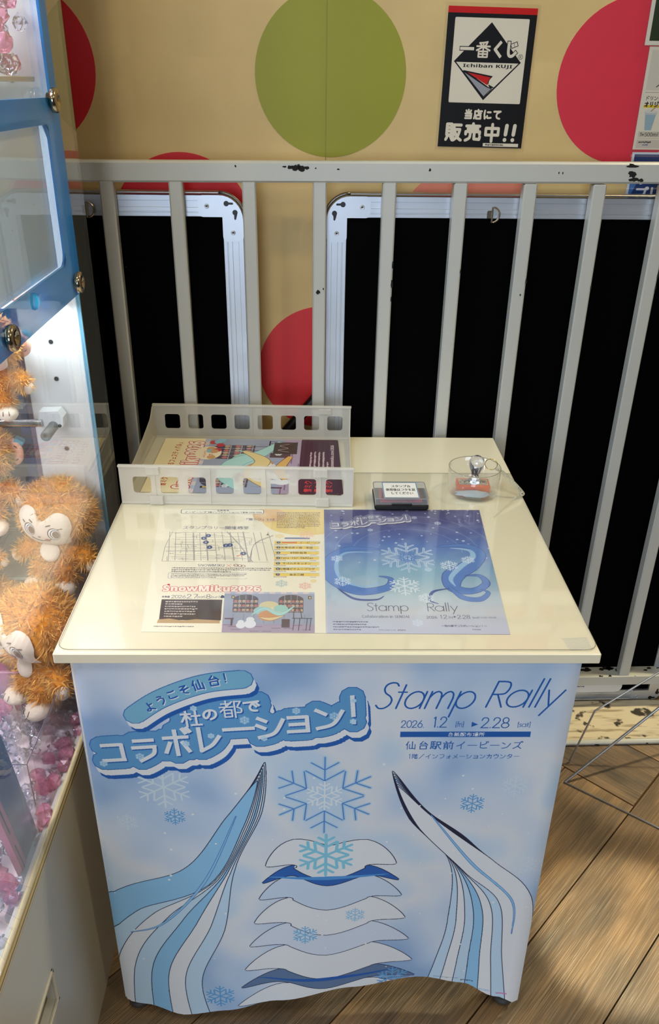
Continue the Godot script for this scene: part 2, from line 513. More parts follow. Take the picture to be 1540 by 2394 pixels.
const WIDTH := {"S": 66, "t": 38, "a": 80, "m": 106, "p": 82, "R": 62, "l": 20, "y": 62, "0": 68, "1": 34, "2": 66, "6": 66, "7": 62, "8": 66, ".": 22, "[": 26, "]": 26, "f": 34, "r": 36, "i": 18, "s": 46, "u": 64, "n": 64, " ": 40}
const GLYPH := {
	"LS": "~58,12 48,2 30,0 14,8 11,24 22,40 42,52 54,66 54,84 40,98 20,100 4,88",
	"Lt": "18,8 18,100/2,36 32,36", "La": "@36,67 33,33/69,34 69,100",
	"Lm": "8,34 8,100/~8,58 18,40 33,34 46,42 52,60/52,60 52,100/~52,58 62,40 77,34 90,42 96,60/96,60 96,100",
	"Lp": "8,34 8,134/@41,67 33,33", "LR": "8,0 8,100/8,0 28,0/~28,0 48,5 55,25 48,46 28,50/8,50 28,50/26,50 58,100",
	"Ll": "8,-10 8,100", "Ly": "4,34 31,98/58,34 16,134",
	"L0": "@33,50 28,50", "L1": "8,12 20,0/20,0 20,100", "L2": "~6,28 12,8 30,0 48,8 54,28 44,50/44,50 4,100/4,100 58,100",
	"L6": "~44,0 18,42 6,68/@32,70 26,30", "L8": "@32,26 22,26/@32,76 28,24", "L7": "4,0 56,0/56,0 18,100", "L.": "9,97 9,100",
	"L[": "20,-6 8,-6/8,-6 8,112/8,112 20,112", "L]": "6,-6 18,-6/18,-6 18,112/18,112 6,112",
	"Lf": "~30,-6 20,-8 14,4 14,28/14,20 14,100/2,36 28,36", "Lr": "8,34 8,100/~8,58 18,40 32,35", "Li": "8,36 8,100/8,10 8,12",
	"Ls": "~36,42 22,34 8,42 12,58 32,74 34,90 20,100 4,92", "Lu": "~8,34 8,78 30,100 52,78 52,34/52,60 52,100", "Ln": "8,34 8,100/~8,60 20,40 34,34 50,46 52,64/52,60 52,100",
	"仙": "30,8 12,48/22,34 22,95/63,8 63,86/40,40 40,88 87,88/87,40 87,95",
	"台": "48,6 22,38 78,34/62,18 88,48/24,56 78,56 78,92 24,92 24,56",
	"杜": "6,28 50,28/28,5 28,96/27,32 6,68/30,36 48,58/56,40 94,40/75,10 75,88/50,90 98,90",
	"の": "~52,22 46,58 26,82 12,62 22,34 52,20 80,30 88,56 74,80 54,90",
	"都": "12,20 50,20/31,5 31,38/5,38 58,38/56,10 6,62/22,54 52,54 52,92 22,92 22,54/22,73 52,73/66,8 66,96/66,10 92,10 76,40/~76,40 92,52 90,70 74,70",
	"で": "~8,24 50,20 90,16/~86,18 50,38 40,66 54,86 78,88/66,44 76,56/82,36 92,48",
	"コ": "14,20 84,20 84,86/10,86 86,86", "ラ": "20,16 82,16/12,42 86,42/~86,42 78,70 32,94",
	"ボ": "10,32 84,32/47,10 47,90/26,50 10,80/68,50 86,80/74,6 82,18/88,3 96,14",
	"ポ": "10,32 84,32/47,10 47,90/26,50 10,80/68,50 86,80/@86,12 8,9", "レ": "22,10 22,88/~22,88 62,70 90,42",
	"ー": "8,50 92,50", "シ": "14,18 36,30/8,44 30,56/~12,90 60,76 90,28", "ョ": "18,34 80,34 80,90/22,62 80,62/14,90 80,90",
	"ン": "12,20 38,36/~12,88 60,74 90,28", "!": "50,6 50,66/50,86 50,90",
	"よ": "~52,8 52,50 50,76 34,88 18,78 30,66 56,72 84,90/52,32 82,30", "う": "~34,10 50,12 66,18/~20,40 48,30 72,40 70,66 44,94",
	"こ": "~22,20 50,22 78,18/~22,58 20,80 44,86 82,82", "そ": "26,14 74,12 20,50/~20,50 50,46 90,42/~74,44 46,58 44,80 74,92",
	"紙": "26,6 10,26 32,28/38,18 12,50 42,44/26,50 26,96/12,64 8,82/38,62 44,78/~88,8 70,16 52,18/54,18 54,92 70,84/54,48 94,48/~74,14 76,60 90,92 96,80",
	"配": "4,14 54,14/10,32 48,32 48,92 10,92 10,32/22,14 22,34 12,60/36,14 36,52 46,54/10,72 48,72/60,14 90,14 90,46 60,46/60,46 60,86 94,88 94,76",
	"布": "6,26 94,26/~44,4 30,42 6,68/28,52 82,52 82,82 72,84/28,52 28,84/54,36 54,97",
	"場": "4,36 36,36/20,10 20,78/4,84 38,74/50,8 86,8 86,38 50,38 50,8/50,23 86,23/42,50 96,50/58,50 40,72/54,62 88,62 84,94 76,92/70,62 44,94/80,64 58,96",
	"所": "6,12 46,12/10,28 42,28 42,52 10,52/~10,28 10,66 4,92/~88,8 74,14 58,16/~58,16 58,62 46,94/58,42 96,42/80,42 80,96",
	"駅": "10,8 10,62/10,8 46,8/10,26 44,26/10,44 44,44/28,8 28,60/10,62 50,62 46,92 38,90/8,72 6,90/18,72 20,86/28,72 31,86/58,12 90,12 90,42 58,42/~58,12 58,62 50,94/~70,42 78,74 96,94",
	"前": "28,6 36,20/72,5 64,20/6,26 94,26/16,40 16,96/16,40 46,40 46,92 38,92/16,58 46,58/16,74 46,74/62,42 62,78/84,36 84,92 74,92",
	"イ": "~82,8 54,40 12,60/54,38 54,94", "ビ": "20,12 20,80/~78,24 50,42 20,48/~20,78 48,86 84,82/72,6 80,18/86,3 94,14",
	"ズ": "18,18 74,18/~74,18 56,60 10,92/50,58 86,92/78,4 86,16/90,1 98,12", "/": "88,4 12,96",
	"階": "10,8 10,96/10,10 34,10 22,40/~22,40 38,52 34,70 22,68/50,8 50,44 68,38/50,24 66,22/92,12 76,22/74,6 74,42 94,42 94,34/68,50 60,60/54,60 88,60 88,94 54,94 54,60/54,77 88,77",
	"フ": "14,18 84,18/~84,18 74,64 22,92", "ォ": "18,48 86,48/62,26 62,92 50,90/~60,50 42,76 16,88", "メ": "~76,10 56,56 12,90/24,34 82,80",
	"カ": "10,32 84,32 78,88 64,86/~46,8 44,54 14,92", "ウ": "50,6 50,22/14,48 14,24 84,24/~84,24 76,66 34,94",
	"タ": "~42,6 30,32 8,52/36,20 84,20/~84,20 70,66 20,94/34,42 70,64", "一": "5,50 95,50",
	"番": "~76,6 50,11 24,13/50,11 50,56/6,32 94,32/28,17 36,26/72,15 64,26/50,34 6,56/50,34 94,56/20,62 80,62 80,95 20,95 20,62/20,78 80,78/50,62 50,95",
	"く": "68,8 26,50 72,92", "じ": "~30,8 30,66 40,88 62,88 84,68/58,22 60,27/80,14 82,19",
	"当": "50,5 50,40/22,12 32,32/78,12 68,32/14,44 84,44 84,92 14,92/18,68 84,68", "店": "50,3 50,16/12,18 94,18/~12,18 12,60 4,94/54,24 54,60/54,40 84,40/28,60 82,60 82,94 28,94 28,60",
	"に": "~16,10 12,50 18,92 24,76/48,26 84,26/~46,64 48,82 64,86 90,82", "て": "10,18 88,16/~88,16 50,36 42,64 54,84 80,90",
	"販": "10,8 38,8 38,66 10,66 10,8/10,27 38,27/10,46 38,46/18,68 6,92/30,68 42,90/52,12 94,12/~52,12 52,60 44,94/56,36 88,36/~88,36 76,74 50,95/~58,46 74,78 96,94",
	"売": "10,16 90,16/50,3 50,32/20,32 80,32/8,60 8,46 92,46 92,60/~36,52 32,80 8,94/60,52 60,86 92,88 94,74", "中": "12,26 88,26 88,62 12,62 12,26/50,4 50,97",
	"ク": "~40,6 30,30 10,50/34,22 82,22/~82,22 70,66 22,94", "プ": "10,22 76,22/~76,22 66,66 18,92/@86,14 8,8", "ゼ": "10,44 84,34 66,58/32,14 32,80 80,86/76,6 84,18/88,3 96,14",
	"ス": "18,18 78,18/~78,18 58,60 10,92/52,58 88,92", "使": "26,6 8,46/18,32 18,96/34,18 96,18/42,32 88,32 88,54 42,54 42,32/64,6 64,54/~64,54 58,80 34,95/~42,62 62,84 96,95",
	"用": "16,10 84,10 84,90 74,92/~16,10 16,60 6,94/16,36 84,36/16,62 84,62/50,10 50,94", "後": "28,5 8,26/30,26 6,52/20,46 20,96/62,4 44,22 66,22/76,14 42,46 84,42/78,32 90,46/~58,50 50,70 36,80/50,60 82,60/~82,60 66,84 36,96/~50,66 66,84 96,95",
	"は": "~14,10 10,50 16,92 22,76/40,28 90,28/~68,8 68,70 56,88 40,80 52,68 76,76 92,90", "を": "16,20 80,18/~44,6 34,34 14,56/~22,50 46,38 54,50 54,72/~86,38 50,58 38,76 50,90 80,90",
	"戻": "8,8 92,8/20,24 84,24 84,44 20,44/~20,24 20,60 6,94/28,60 92,60/~58,46 54,76 26,95/~58,62 70,86 96,95", "し": "~30,8 28,66 40,88 62,86 86,62",
	"だ": "10,28 58,26/~38,8 30,50 12,92/~56,50 72,48 84,50/~52,74 58,88 88,86/72,14 80,26/86,8 94,20", "さ": "14,30 84,26/~46,6 56,34 72,56/~22,60 30,86 68,86", "い": "~16,20 16,66 28,84 38,70/~72,26 84,48 86,70",
	"開": "8,8 42,8 42,38 8,38/8,8 8,96/8,23 42,23/58,8 92,8 92,94 82,94/58,8 58,38 92,38/58,23 92,23/26,52 74,52/20,68 80,68/40,52 34,92/62,52 62,94",
	"催": "24,6 8,46/17,32 17,96/62,4 62,26/42,10 42,26 84,26 84,10/48,32 36,56/44,46 44,96/70,30 66,44/44,46 92,46/44,62 88,62/44,78 88,78/44,93 94,93/66,46 66,93",
	"概": "4,28 36,28/20,6 20,96/20,34 4,66/22,40 36,60/42,12 60,12 60,46 42,46/42,12 42,86 58,78/42,28 60,28/66,14 96,14/64,44 98,44/72,14 70,44/~84,14 82,60 62,94/84,46 84,88 96,88 96,78",
	"要": "8,10 92,10/18,24 82,24 82,46 18,46 18,24/38,10 38,46/60,10 60,46/6,62 94,62/~48,48 36,70 70,92/~72,62 56,84 18,94",
	"雪": "16,10 84,10/50,10 50,46/8,36 8,24 92,24 92,36/22,32 40,32/22,42 40,42/60,32 78,32/60,42 78,42/20,56 80,56 80,94/22,75 80,75/18,94 82,94",
	"ミ": "~22,16 50,20 78,30/~26,42 50,46 74,54/~16,70 50,76 82,90", "と": "26,10 36,44/~78,28 40,48 24,70 40,88 82,86", "「": "90,8 60,8 60,60", "」": "40,40 40,92 10,92",
	"お": "10,28 58,26/~34,8 34,70 22,86 12,74 40,52 76,54 80,78 56,88/70,22 86,34", "茶": "6,16 94,16/34,5 34,26/66,5 66,26/50,28 6,54/50,28 94,54/26,62 74,62/50,46 50,96/32,70 18,90/68,70 82,90",
	"井": "10,28 90,28/6,62 94,62/~34,8 34,60 14,95/68,6 68,96", "ヶ": "~38,34 32,50 18,64/34,48 84,48/~62,48 58,76 34,94", "田": "12,14 88,14 88,92 12,92 12,14/12,52 88,52/50,14 50,92",
	"本": "8,28 92,28/50,5 50,97/48,30 8,74/52,30 92,74/30,72 70,72", "三": "14,16 86,16/20,50 80,50/6,88 94,88",
	"越": "8,18 46,18/27,5 27,36/4,36 50,36/28,36 28,76/28,56 46,56/~14,50 12,76 2,92/10,72 40,90 96,92/56,20 96,20/58,20 58,72 70,64/~78,6 80,52 94,76/92,30 68,76/84,4 92,14",
	"マ": "10,20 86,20 48,60/34,46 64,84", "ゴ": "10,28 76,28 76,88/8,88 78,88/78,6 84,18/90,3 96,14", "ハ": "~38,20 30,58 10,86/~58,20 72,54 90,86", "チ": "~76,8 50,18 20,22/8,46 92,46/~52,20 52,64 28,94",
	"キ": "16,32 78,26/10,60 88,52/44,6 58,95", "ッ": "22,40 28,60/44,36 50,56/~80,36 74,70 36,92", "北": "36,8 36,90/8,36 36,36/4,82 36,70/62,8 62,86 94,88 94,74/92,28 62,48",
	"海": "10,10 22,22/4,36 18,46/20,62 6,94/44,5 34,26/40,16 94,16/44,30 86,30 82,94 72,94/44,30 36,78 94,78/32,54 98,54/62,34 60,74",
	"道": "10,8 20,20/4,40 20,40 20,78 8,88/~8,84 30,92 96,92/48,4 54,14/78,4 70,14/34,18 96,18/62,18 58,30/46,32 84,32 84,80 46,80 46,32/46,48 84,48/46,64 84,64",
	"ど": "24,14 34,46/~72,34 38,50 22,72 40,90 80,88/74,8 80,20/88,4 94,16", "ん": "~50,8 14,92 40,56 54,62 56,84 72,88 90,62", "ザ": "6,34 88,34/28,12 28,58/~66,12 66,64 40,92/78,4 84,16/90,1 96,13", "リ": "28,12 28,62/~72,10 70,64 40,94",
	"〜": "~6,56 28,42 50,54 72,62 94,46", "ド": "30,8 30,94/~30,36 56,48 76,60/66,10 74,22/82,6 90,18", "オ": "10,34 90,34/62,8 62,92 48,90/~60,36 42,68 10,84", "ジ": "14,18 34,28/8,42 28,52/~12,90 56,76 84,36/70,8 78,20/84,4 92,16",
	"ナ": "8,36 92,36/~54,6 52,60 22,95", "見": "20,8 80,8 80,62 20,62 20,8/20,26 80,26/20,44 80,44/~38,62 30,86 6,95/60,62 60,88 94,88 94,76", "ノ": "~74,10 56,56 14,92", "ベ": "~4,60 30,30 60,50 96,82/66,16 74,28/80,8 88,20",
	"ア": "12,18 86,18/~86,18 74,40 56,50/~48,34 46,70 20,94", "ム": "~44,10 34,46 14,86/14,86 84,82/62,54 92,94", "ュ": "22,44 74,44 70,84/10,84 90,84", "ル": "~28,16 28,56 10,90/58,12 58,88/~58,88 78,74 92,50", "バ": "~34,20 26,58 6,86/~54,20 68,54 86,86/72,8 80,20/86,4 94,16",
	"・": "48,48 52,52", "応": "50,4 50,16/14,18 94,18/~14,18 14,60 4,94/30,46 24,74/~42,40 44,80 60,88 78,82/78,82 78,66/56,34 64,50/80,44 92,68",
	"る": "22,14 74,14 24,56/~24,56 60,42 82,62 70,84 44,90 36,78 52,74 62,88", "す": "8,26 92,24/~56,6 56,50 40,60 34,46 54,42 56,66 36,94", "ェ": "22,46 78,46/50,46 50,84/12,84 88,84", "テ": "18,14 78,14/8,40 92,40/~54,40 52,70 26,94", "ィ": "~74,30 52,54 18,68/52,52 52,94", "セ": "8,46 86,34 68,60/34,14 34,80 84,86",
}

# ------------------------------------------------------------------ the place
const T := 0.66          # height of the table top
const TURN := 0.0278     # the wall, boards and railing stand at a small angle to the table
var rng := RandomNumberGenerator.new()
var M := {}

func on_wall(x: float, y: float, z: float) -> Vector3:
	return Vector3(x, y, z - TURN * x)

func _ready() -> void:
	rng.seed = 7
	# camera
	var cam := Camera3D.new()
	cam.name = "camera"
	cam.transform = Transform3D(Basis(Vector3.UP, -0.023306) * Basis(Vector3.RIGHT, -0.484752) * Basis(Vector3.BACK, 0.015047), Vector3(0.28447, 0.557525 + T, 0.7223))
	cam.fov = rad_to_deg(2.0 * atan(1197.0 / 1907.223))
	cam.near = 0.02
	cam.far = 50.0
	add_child(cam)
	# environment and lights
	var env := Environment.new()
	env.background_mode = Environment.BG_COLOR
	env.background_color = Color(0, 0, 0)
	env.tonemap_mode = Environment.TONE_MAPPER_LINEAR
	env.tonemap_exposure = 1.0
	env.sdfgi_enabled = true
	env.ssao_enabled = true
	env.ssil_enabled = true
	var we := WorldEnvironment.new()
	we.name = "environment"
	we.environment = env
	add_child(we)
	var warm := Color(1.0, 0.93, 0.75)
	lamp(Vector3(1.60, 2.66, -0.60), warm, 2.8)
	lamp(Vector3(0.0, 2.66, 0.5), warm, 0.72)
	lamp(Vector3(-1.1, 2.66, 0.5), warm, 0.9)
	lamp(Vector3(1.6, 2.66, 1.5), warm, 1.1)
	lamp(Vector3(0.0, 2.66, 2.6), warm, 1.0)
	unseen_front_light(Vector3(-0.35, 1.25, 4.12), Vector2(1.5, 1.3), Color(0.84, 0.91, 1.0), 7.4)
	spot(Vector3(1.62, 2.62, -0.60), [Vector3(0.80, 0.0, -0.13), Vector3(0.96, 0.0, -0.50)], [3.2, 4.4], [7.5, 3.6], warm)

	materials()
	room()
	ledge()
	boards()
	railing()
	wall_posters()
	table()
	banner()
	on_table()
	tray()
	stamp_things()
	wire_stand()
	machine()
	plushes()
	gems()

func lamp(at: Vector3, c: Color, power: float) -> void:  # ceiling lamps out of view, placed to light the table, wall and floor
	var t := thing("unseen_ceiling_light", "unseen round recessed warm ceiling downlight above the %s" % ["right end of the railing", "table and stamp pad", "claw machine", "shop floor right of the camera", "shop floor behind the camera"][taken.get("unseen_ceiling_light", -1) + 1], "light", at, 0, "")
	var r := mb(true)
	lathe(r, [Vector2(0.075, 0.0), Vector2(0.095, -0.004), Vector2(0.097, 0.02), Vector2(0.075, 0.02), Vector2(0.075, 0.0)], 32)
	obj("trim_ring", r, mat(Color(0.85, 0.85, 0.83), 0.4), t)
	var g := StandardMaterial3D.new()
	g.albedo_color = Color(1, 1, 1)
	g.emission_enabled = true
	g.emission = c
	g.emission_energy_multiplier = 6.0
	var d := mb()
	plate(d, disc2(0.074, 32), 0.003, 0.008, Transform3D(Basis(Vector3.RIGHT, -PI / 2), Vector3.ZERO))
	obj("lamp_face", d, g, t)
	var l := AreaLight3D.new()
	l.name = "lamp_light"
	l.area_size = Vector2(0.13, 0.13)
	l.light_color = c
	l.light_energy = power
	l.area_range = 12.0
	l.area_attenuation = 2.0
	l.shadow_enabled = true
	l.rotation.x = -PI / 2
	l.position.y = -0.012
	t.add_child(l)

func spot(at: Vector3, aims: Array, half: Array, power: Array, c: Color) -> void:  # out of view, placed to light patches of floor right of the table
	var t := thing("unseen_spotlight", "unseen small twin ceiling spots aimed at the wood floor right of the table", "light", at)
	obj("base_plate", boxed(Vector3(0, 0.05, 0), Vector3(0.16, 0.02, 0.06), 0.003), mat(Color(0.8, 0.8, 0.8), 0.4), t)
	for k in aims.size():
		var o := Vector3(-0.04 + 0.08 * k, 0, 0)
		var d: Vector3 = (aims[k] - at - o).normalized()
		var side := d.cross(Vector3.BACK).normalized()
		var b := Basis(side, d, side.cross(d))
		var can := mb(true)
		lathe(can, [Vector2(0.0, -0.05), Vector2(0.028, -0.05), Vector2(0.033, -0.04), Vector2(0.033, 0.03), Vector2(0.030, 0.03), Vector2(0.030, 0.012), Vector2(0, 0.012)], 24, o, b)
		obj("can", can, mat(Color(0.8, 0.8, 0.8), 0.4), t)
		var g := StandardMaterial3D.new()
		g.emission_enabled = true
		g.emission = c
		g.emission_energy_multiplier = 6.0
		var f := mb(true)
		lathe(f, [Vector2(0, 0.0135), Vector2(0.027, 0.0135), Vector2(0.027, 0.017), Vector2(0, 0.017)], 24, o, b)
		obj("lamp_face", f, g, t)
		var l := SpotLight3D.new()
		l.name = "spot_light"
		l.light_color = c
		l.light_energy = power[k]
		l.spot_angle = half[k]
		l.spot_angle_attenuation = 0.35
		l.spot_range = 12.0
		l.spot_attenuation = 2.0
		l.light_size = 0.02
		l.shadow_enabled = true
		t.add_child(l)
		l.position = o + d * 0.036
		l.look_at_from_position(at + l.position, aims[k], Vector3.BACK)

func unseen_front_light(at: Vector3, size: Vector2, c: Color, power: float) -> void:  # unseen cool source behind the camera, lights the railing and banner fronts
	var t := thing("unseen_front_light", "wide cool white light panel out of view behind the camera, lighting the table front", "light", at)
	obj("case", boxed(Vector3(0, 0, 0.03), Vector3(size.x + 0.06, size.y + 0.06, 0.06), 0.005), mat(Color(0.7, 0.7, 0.72), 0.4), t)
	var g := StandardMaterial3D.new()
	g.emission_enabled = true
	g.emission = c
	g.emission_energy_multiplier = 0.8
	obj("lamp_face", boxed(Vector3(0, 0, -0.002), Vector3(size.x, size.y, 0.004)), g, t)
	var l := AreaLight3D.new()
	l.name = "unseen_panel_light"
	l.area_size = size
	l.light_color = c
	l.light_energy = power
	l.area_range = 12.0
	l.area_attenuation = 2.0
	l.shadow_enabled = true
	l.position.z = -0.01
	t.add_child(l)

func noise_image(w: int, h: int, freq: float, seed_: int, octaves := 4) -> Image:
	var n := FastNoiseLite.new()
	n.seed = seed_
	n.frequency = freq
	n.fractal_octaves = octaves
	return n.get_image(w, h)

func ramped(src: Image, cols: Array, stops: Array) -> Image:
	var out := Image.create_empty(src.get_width(), src.get_height(), false, Image.FORMAT_RGBA8)
	var g := Gradient.new()
	g.offsets = PackedFloat32Array(stops)
	g.colors = PackedColorArray(cols)
	for y in src.get_height():
		for x in src.get_width():
			out.set_pixel(x, y, g.sample(src.get_pixel(x, y).r))
	return out

func materials() -> void:
	M.white_paint = mat(Color(0.73, 0.73, 0.70), 0.38)
	M.white_table = mat(Color(0.90, 0.875, 0.775), 0.3)
	M.alu = mat(Color(0.80, 0.82, 0.85), 0.38, 0.75)
	M.black_board = mat(Color(0.006, 0.006, 0.007), 0.7, 0.0, 0.12)
	M.black = mat(Color(0.015, 0.015, 0.017), 0.4)
	M.chrome = mat(Color(0.8, 0.8, 0.82), 0.15, 1.0)
	M.chip = mat(Color(0.045, 0.03, 0.022), 0.8)
	# floor boards: three pictures of brushed wood
	M.wood = []
	for k in 3:
		var grain := noise_image(40, 512, 0.05, 20 + k, 5)
		grain.resize(1024, 512, Image.INTERPOLATE_CUBIC)
		var fine := noise_image(24, 512, 0.22, 60 + k, 3)
		fine.resize(1024, 512, Image.INTERPOLATE_CUBIC)
		var blotch := noise_image(64, 32, 0.05, 90 + k, 4)
		blotch.resize(1024, 512, Image.INTERPOLATE_CUBIC)
		var col := Image.create_empty(1024, 512, false, Image.FORMAT_RGBA8)
		var hgt := Image.create_empty(1024, 512, false, Image.FORMAT_RGBA8)
		var tone: Color = [Color(0.51, 0.40, 0.275), Color(0.56, 0.44, 0.30), Color(0.47, 0.37, 0.26)][k]
		for y in 512:
			for x in 1024:
				var a := grain.get_pixel(x, y).r
				var b := fine.get_pixel(x, y).r
				var c := blotch.get_pixel(x, y).r
				var v := 0.86 + 0.26 * (a - 0.5) + 0.26 * (b - 0.5) + 0.6 * (c - 0.45)
				col.set_pixel(x, y, Color(tone.r * v, tone.g * v, tone.b * v * 0.98))
				var hh := clampf(0.5 + (b - 0.5) * 1.4 + (a - 0.5) * 0.5, 0.0, 1.0)
				hgt.set_pixel(x, y, Color(hh, hh, hh))
		var m := StandardMaterial3D.new()
		m.albedo_texture = picture(col)
		m.roughness = 0.42
		m.metallic_specular = 0.7
		m.clearcoat_enabled = true
		m.clearcoat = 1.0
		m.clearcoat_roughness = 0.42
		m.heightmap_enabled = true
		m.heightmap_scale = 0.09
		m.heightmap_texture = picture(hgt)
		M.wood.append(m)
	# wall: cream with faint unevenness
	var wn := ramped(noise_image(256, 256, 0.02, 5, 5), [Color(0.80, 0.69, 0.46), Color(0.84, 0.725, 0.49)], [0.2, 0.8])
	var w := StandardMaterial3D.new()
	w.albedo_texture = picture(wn)
	w.roughness = 0.55
	w.uv1_triplanar = true
	w.uv1_scale = Vector3(0.8, 0.8, 0.8)
	M.wall = w

func room() -> void:
	# floor slab and herringbone boards
	var fl := struct("floor", boxed(Vector3(0.2, -0.03, 1.7), Vector3(5.8, 0.04, 5.2)), mat(Color(0.06, 0.045, 0.03), 0.9))
	var wd := 0.146
	var r := 6.0
	var d := Vector2(0.693, -0.72).normalized()     # along the seams, in x and z
	var n := Vector2(0.72, 0.693).normalized()
	var base := d * 0.904 + n * 0.382
	var to_xz := func(x: float, y: float) -> Vector2: return base + d * (x - r) * wd - n * y * wd
	var count := 0
	for k in range(-14, 15):
		for m in range(-2, 4):
			for v in 2:
				var x0: float = k + m * r + (r if v else 0.0)
				var y0: float = -k + m * r
				var sx: float = 1.0 if v else r
				var sy: float = r if v else 1.0
				var mid: Vector2 = to_xz.call(x0 + sx / 2, y0 + sy / 2)
				var near: bool = mid.x > -0.75 and mid.x < 1.9 and mid.y > -1.0 and mid.y < 0.75
				if not near: continue
				var g := 0.0018 / wd / 2
				var pts := []
				for c in [[x0 + g, y0 + g], [x0 + sx - g, y0 + g], [x0 + sx - g, y0 + sy - g], [x0 + g, y0 + sy - g]]:
					var q: Vector2 = to_xz.call(c[0], c[1])
					pts.append(Vector3(q.x, 0.0, q.y))
				var st := mb()
				var cm: Vector3 = (pts[0] + pts[2]) / 2
				var low := []
				for q in pts: low.append(q + Vector3(0, -0.006, 0))
				var shrink := []
				for q in pts: shrink.append(q.lerp(cm, 0.004))
				var us := [Vector2(0, 0), Vector2(1, 0), Vector2(1, 1), Vector2(0, 1)]
				if v: us = [Vector2(0, 1), Vector2(0, 0), Vector2(1, 0), Vector2(1, 1)]
				if (pts[1] - pts[0]).cross(pts[2] - pts[0]).y > 0:
					uvquad(st, shrink[0], shrink[1], shrink[2], shrink[3], us[0], us[1], us[2], us[3])
				else:
					uvquad(st, shrink[3], shrink[2], shrink[1], shrink[0], us[3], us[2], us[1], us[0])
				for i in 4:
					st.set_uv(us[i])
					outward(st, [shrink[i], shrink[(i + 1) % 4], low[(i + 1) % 4], low[i]], cm + Vector3(0, -0.003, 0))
				obj("plank", st, M.wood[(k * 2 + v + m + 40) % 3], fl)
				count += 1
	# the rest of the floor, out of view
	struct("ceiling", boxed(Vector3(0.2, 2.72, 1.7), Vector3(5.8, 0.08, 5.2)), mat(Color(0.82, 0.80, 0.76), 0.8))
	var b := struct("wall_back", boxed(Vector3(0, 1.35, -0.05), Vector3(5.9, 2.9, 0.1)), M.wall, Vector3(0, 0, -0.72))
	b.rotation.y = TURN
	struct("wall_left", boxed(Vector3(-2.65, 1.35, 1.7), Vector3(0.1, 2.9, 5.2)), mat(Color(0.62, 0.56, 0.48), 0.7))
	struct("wall_right", boxed(Vector3(3.05, 1.35, 1.7), Vector3(0.1, 2.9, 5.2)), mat(Color(0.62, 0.56, 0.48), 0.7))
	struct("wall_front", boxed(Vector3(0.2, 1.35, 4.25), Vector3(5.8, 2.9, 0.1)), mat(Color(0.30, 0.29, 0.28), 0.8))  # out of view, kept dark so that posters reflect less
	# round stickers on the back wall (wall's own axes)
	var dot := func(x: float, y: float, rad: float, c: Color, cut := PackedVector2Array()) -> void:
		var p := disc2(rad, 64, Vector2(x, y))
		if cut.size():
			p = Geometry2D.intersect_polygons(p, cut)[0]
		var st := mb()
		plate(st, p, 0.0006, -0.001)
		obj("wall_dot", st, mat(c, 0.5), b)
	var green := Color(0.56, 0.56, 0.03)
	var red := Color(0.80, 0.085, 0.13)
	dot.call(0.310, 0.5677 + T, 0.1185, green)
	dot.call(0.7903, 0.5635 + T, 0.1195, Color(0.80, 0.15, 0.235))
	dot.call(0.066, 0.3396 + T, 0.115, Color(0.80, 0.05, 0.10))
	dot.call(0.2997, 0.0913 + T, 0.114, Color(0.83, 0.15, 0.165))
	dot.call(0.553, 0.306 + T, 0.1385, Color(0.85, 0.50, 0.40))
	# two dots at the left, cut straight to line up with the side pane edge
	var e0 := Vector2(-0.0945, 2.0)
	var e1 := Vector2(-0.0945, 0.4)
	dot.call(-0.1715, 0.5742 + T, 0.1175, red, PackedVector2Array([e0, Vector2(0.3, 2.0), Vector2(0.3, 0.4), e1]))
	dot.call(-0.0277, 0.5728 + T, 0.112, green, PackedVector2Array([e1, Vector2(-0.5, 0.4), Vector2(-0.5, 2.0), e0]))
	# seam of the wall covering
	var seam := mb()
	box(seam, Vector3(0.303, 1.5, 0.0009), Vector3(0.0006, 1.2, 0.0012))
	obj("wall_seam", seam, mat(Color(0.55, 0.50, 0.22), 0.6), b)

func scuffed() -> StandardMaterial3D:
	var a := noise_image(1024, 1024, 0.022, 31, 5)
	var bimg := noise_image(128, 1024, 0.07, 32, 4)
	bimg.resize(1024, 1024, Image.INTERPOLATE_CUBIC)
	var out := Image.create_empty(1024, 1024, false, Image.FORMAT_RGBA8)
	for y in 1024:
		for x in 1024:
			var v := a.get_pixel(x, y).r
			var u := bimg.get_pixel(x, y).r
			var c := Color(0.80, 0.76, 0.66)
			c = c.lerp(Color(0.42, 0.36, 0.28), smoothstep(0.52, 0.8, u) * 0.5)
			c = c.lerp(Color(0.06, 0.045, 0.035), smoothstep(0.66, 0.80, v) * 0.8)
			out.set_pixel(x, y, c)
	var m := StandardMaterial3D.new()
	m.albedo_texture = picture(out)
	m.uv1_triplanar = true
	m.uv1_scale = Vector3(0.9, 0.9, 0.9)
	m.roughness = 0.5
	return m

func ledge() -> void:
	M.scuffed = scuffed()
	var t := struct("trim_1", boxed(Vector3(1.185, 0.0055, -0.5885), Vector3(1.83, 0.012, 0.125), 0.003), M.scuffed)
	t.rotation.y = TURN
	var edge := mb(true)
	tube(edge, [Vector3(0.27, 0.0065, -0.527), Vector3(2.1, 0.0065, -0.527)], 0.0062, 10)
	obj("ledge_nosing", edge, M.white_paint, t)
	for k in 22:
		var st := mb()
		plate(st, blot(rng.randf_range(0.0015, 0.004), rng, rng.randf_range(1.0, 2.6)), 0.0003, -0.001, Transform3D(Basis(), Vector3(rng.randf_range(0.7, 1.5), rng.randf_range(0.004, 0.010), -0.5209)))
		obj("paint_chip", st, M.chip, t)

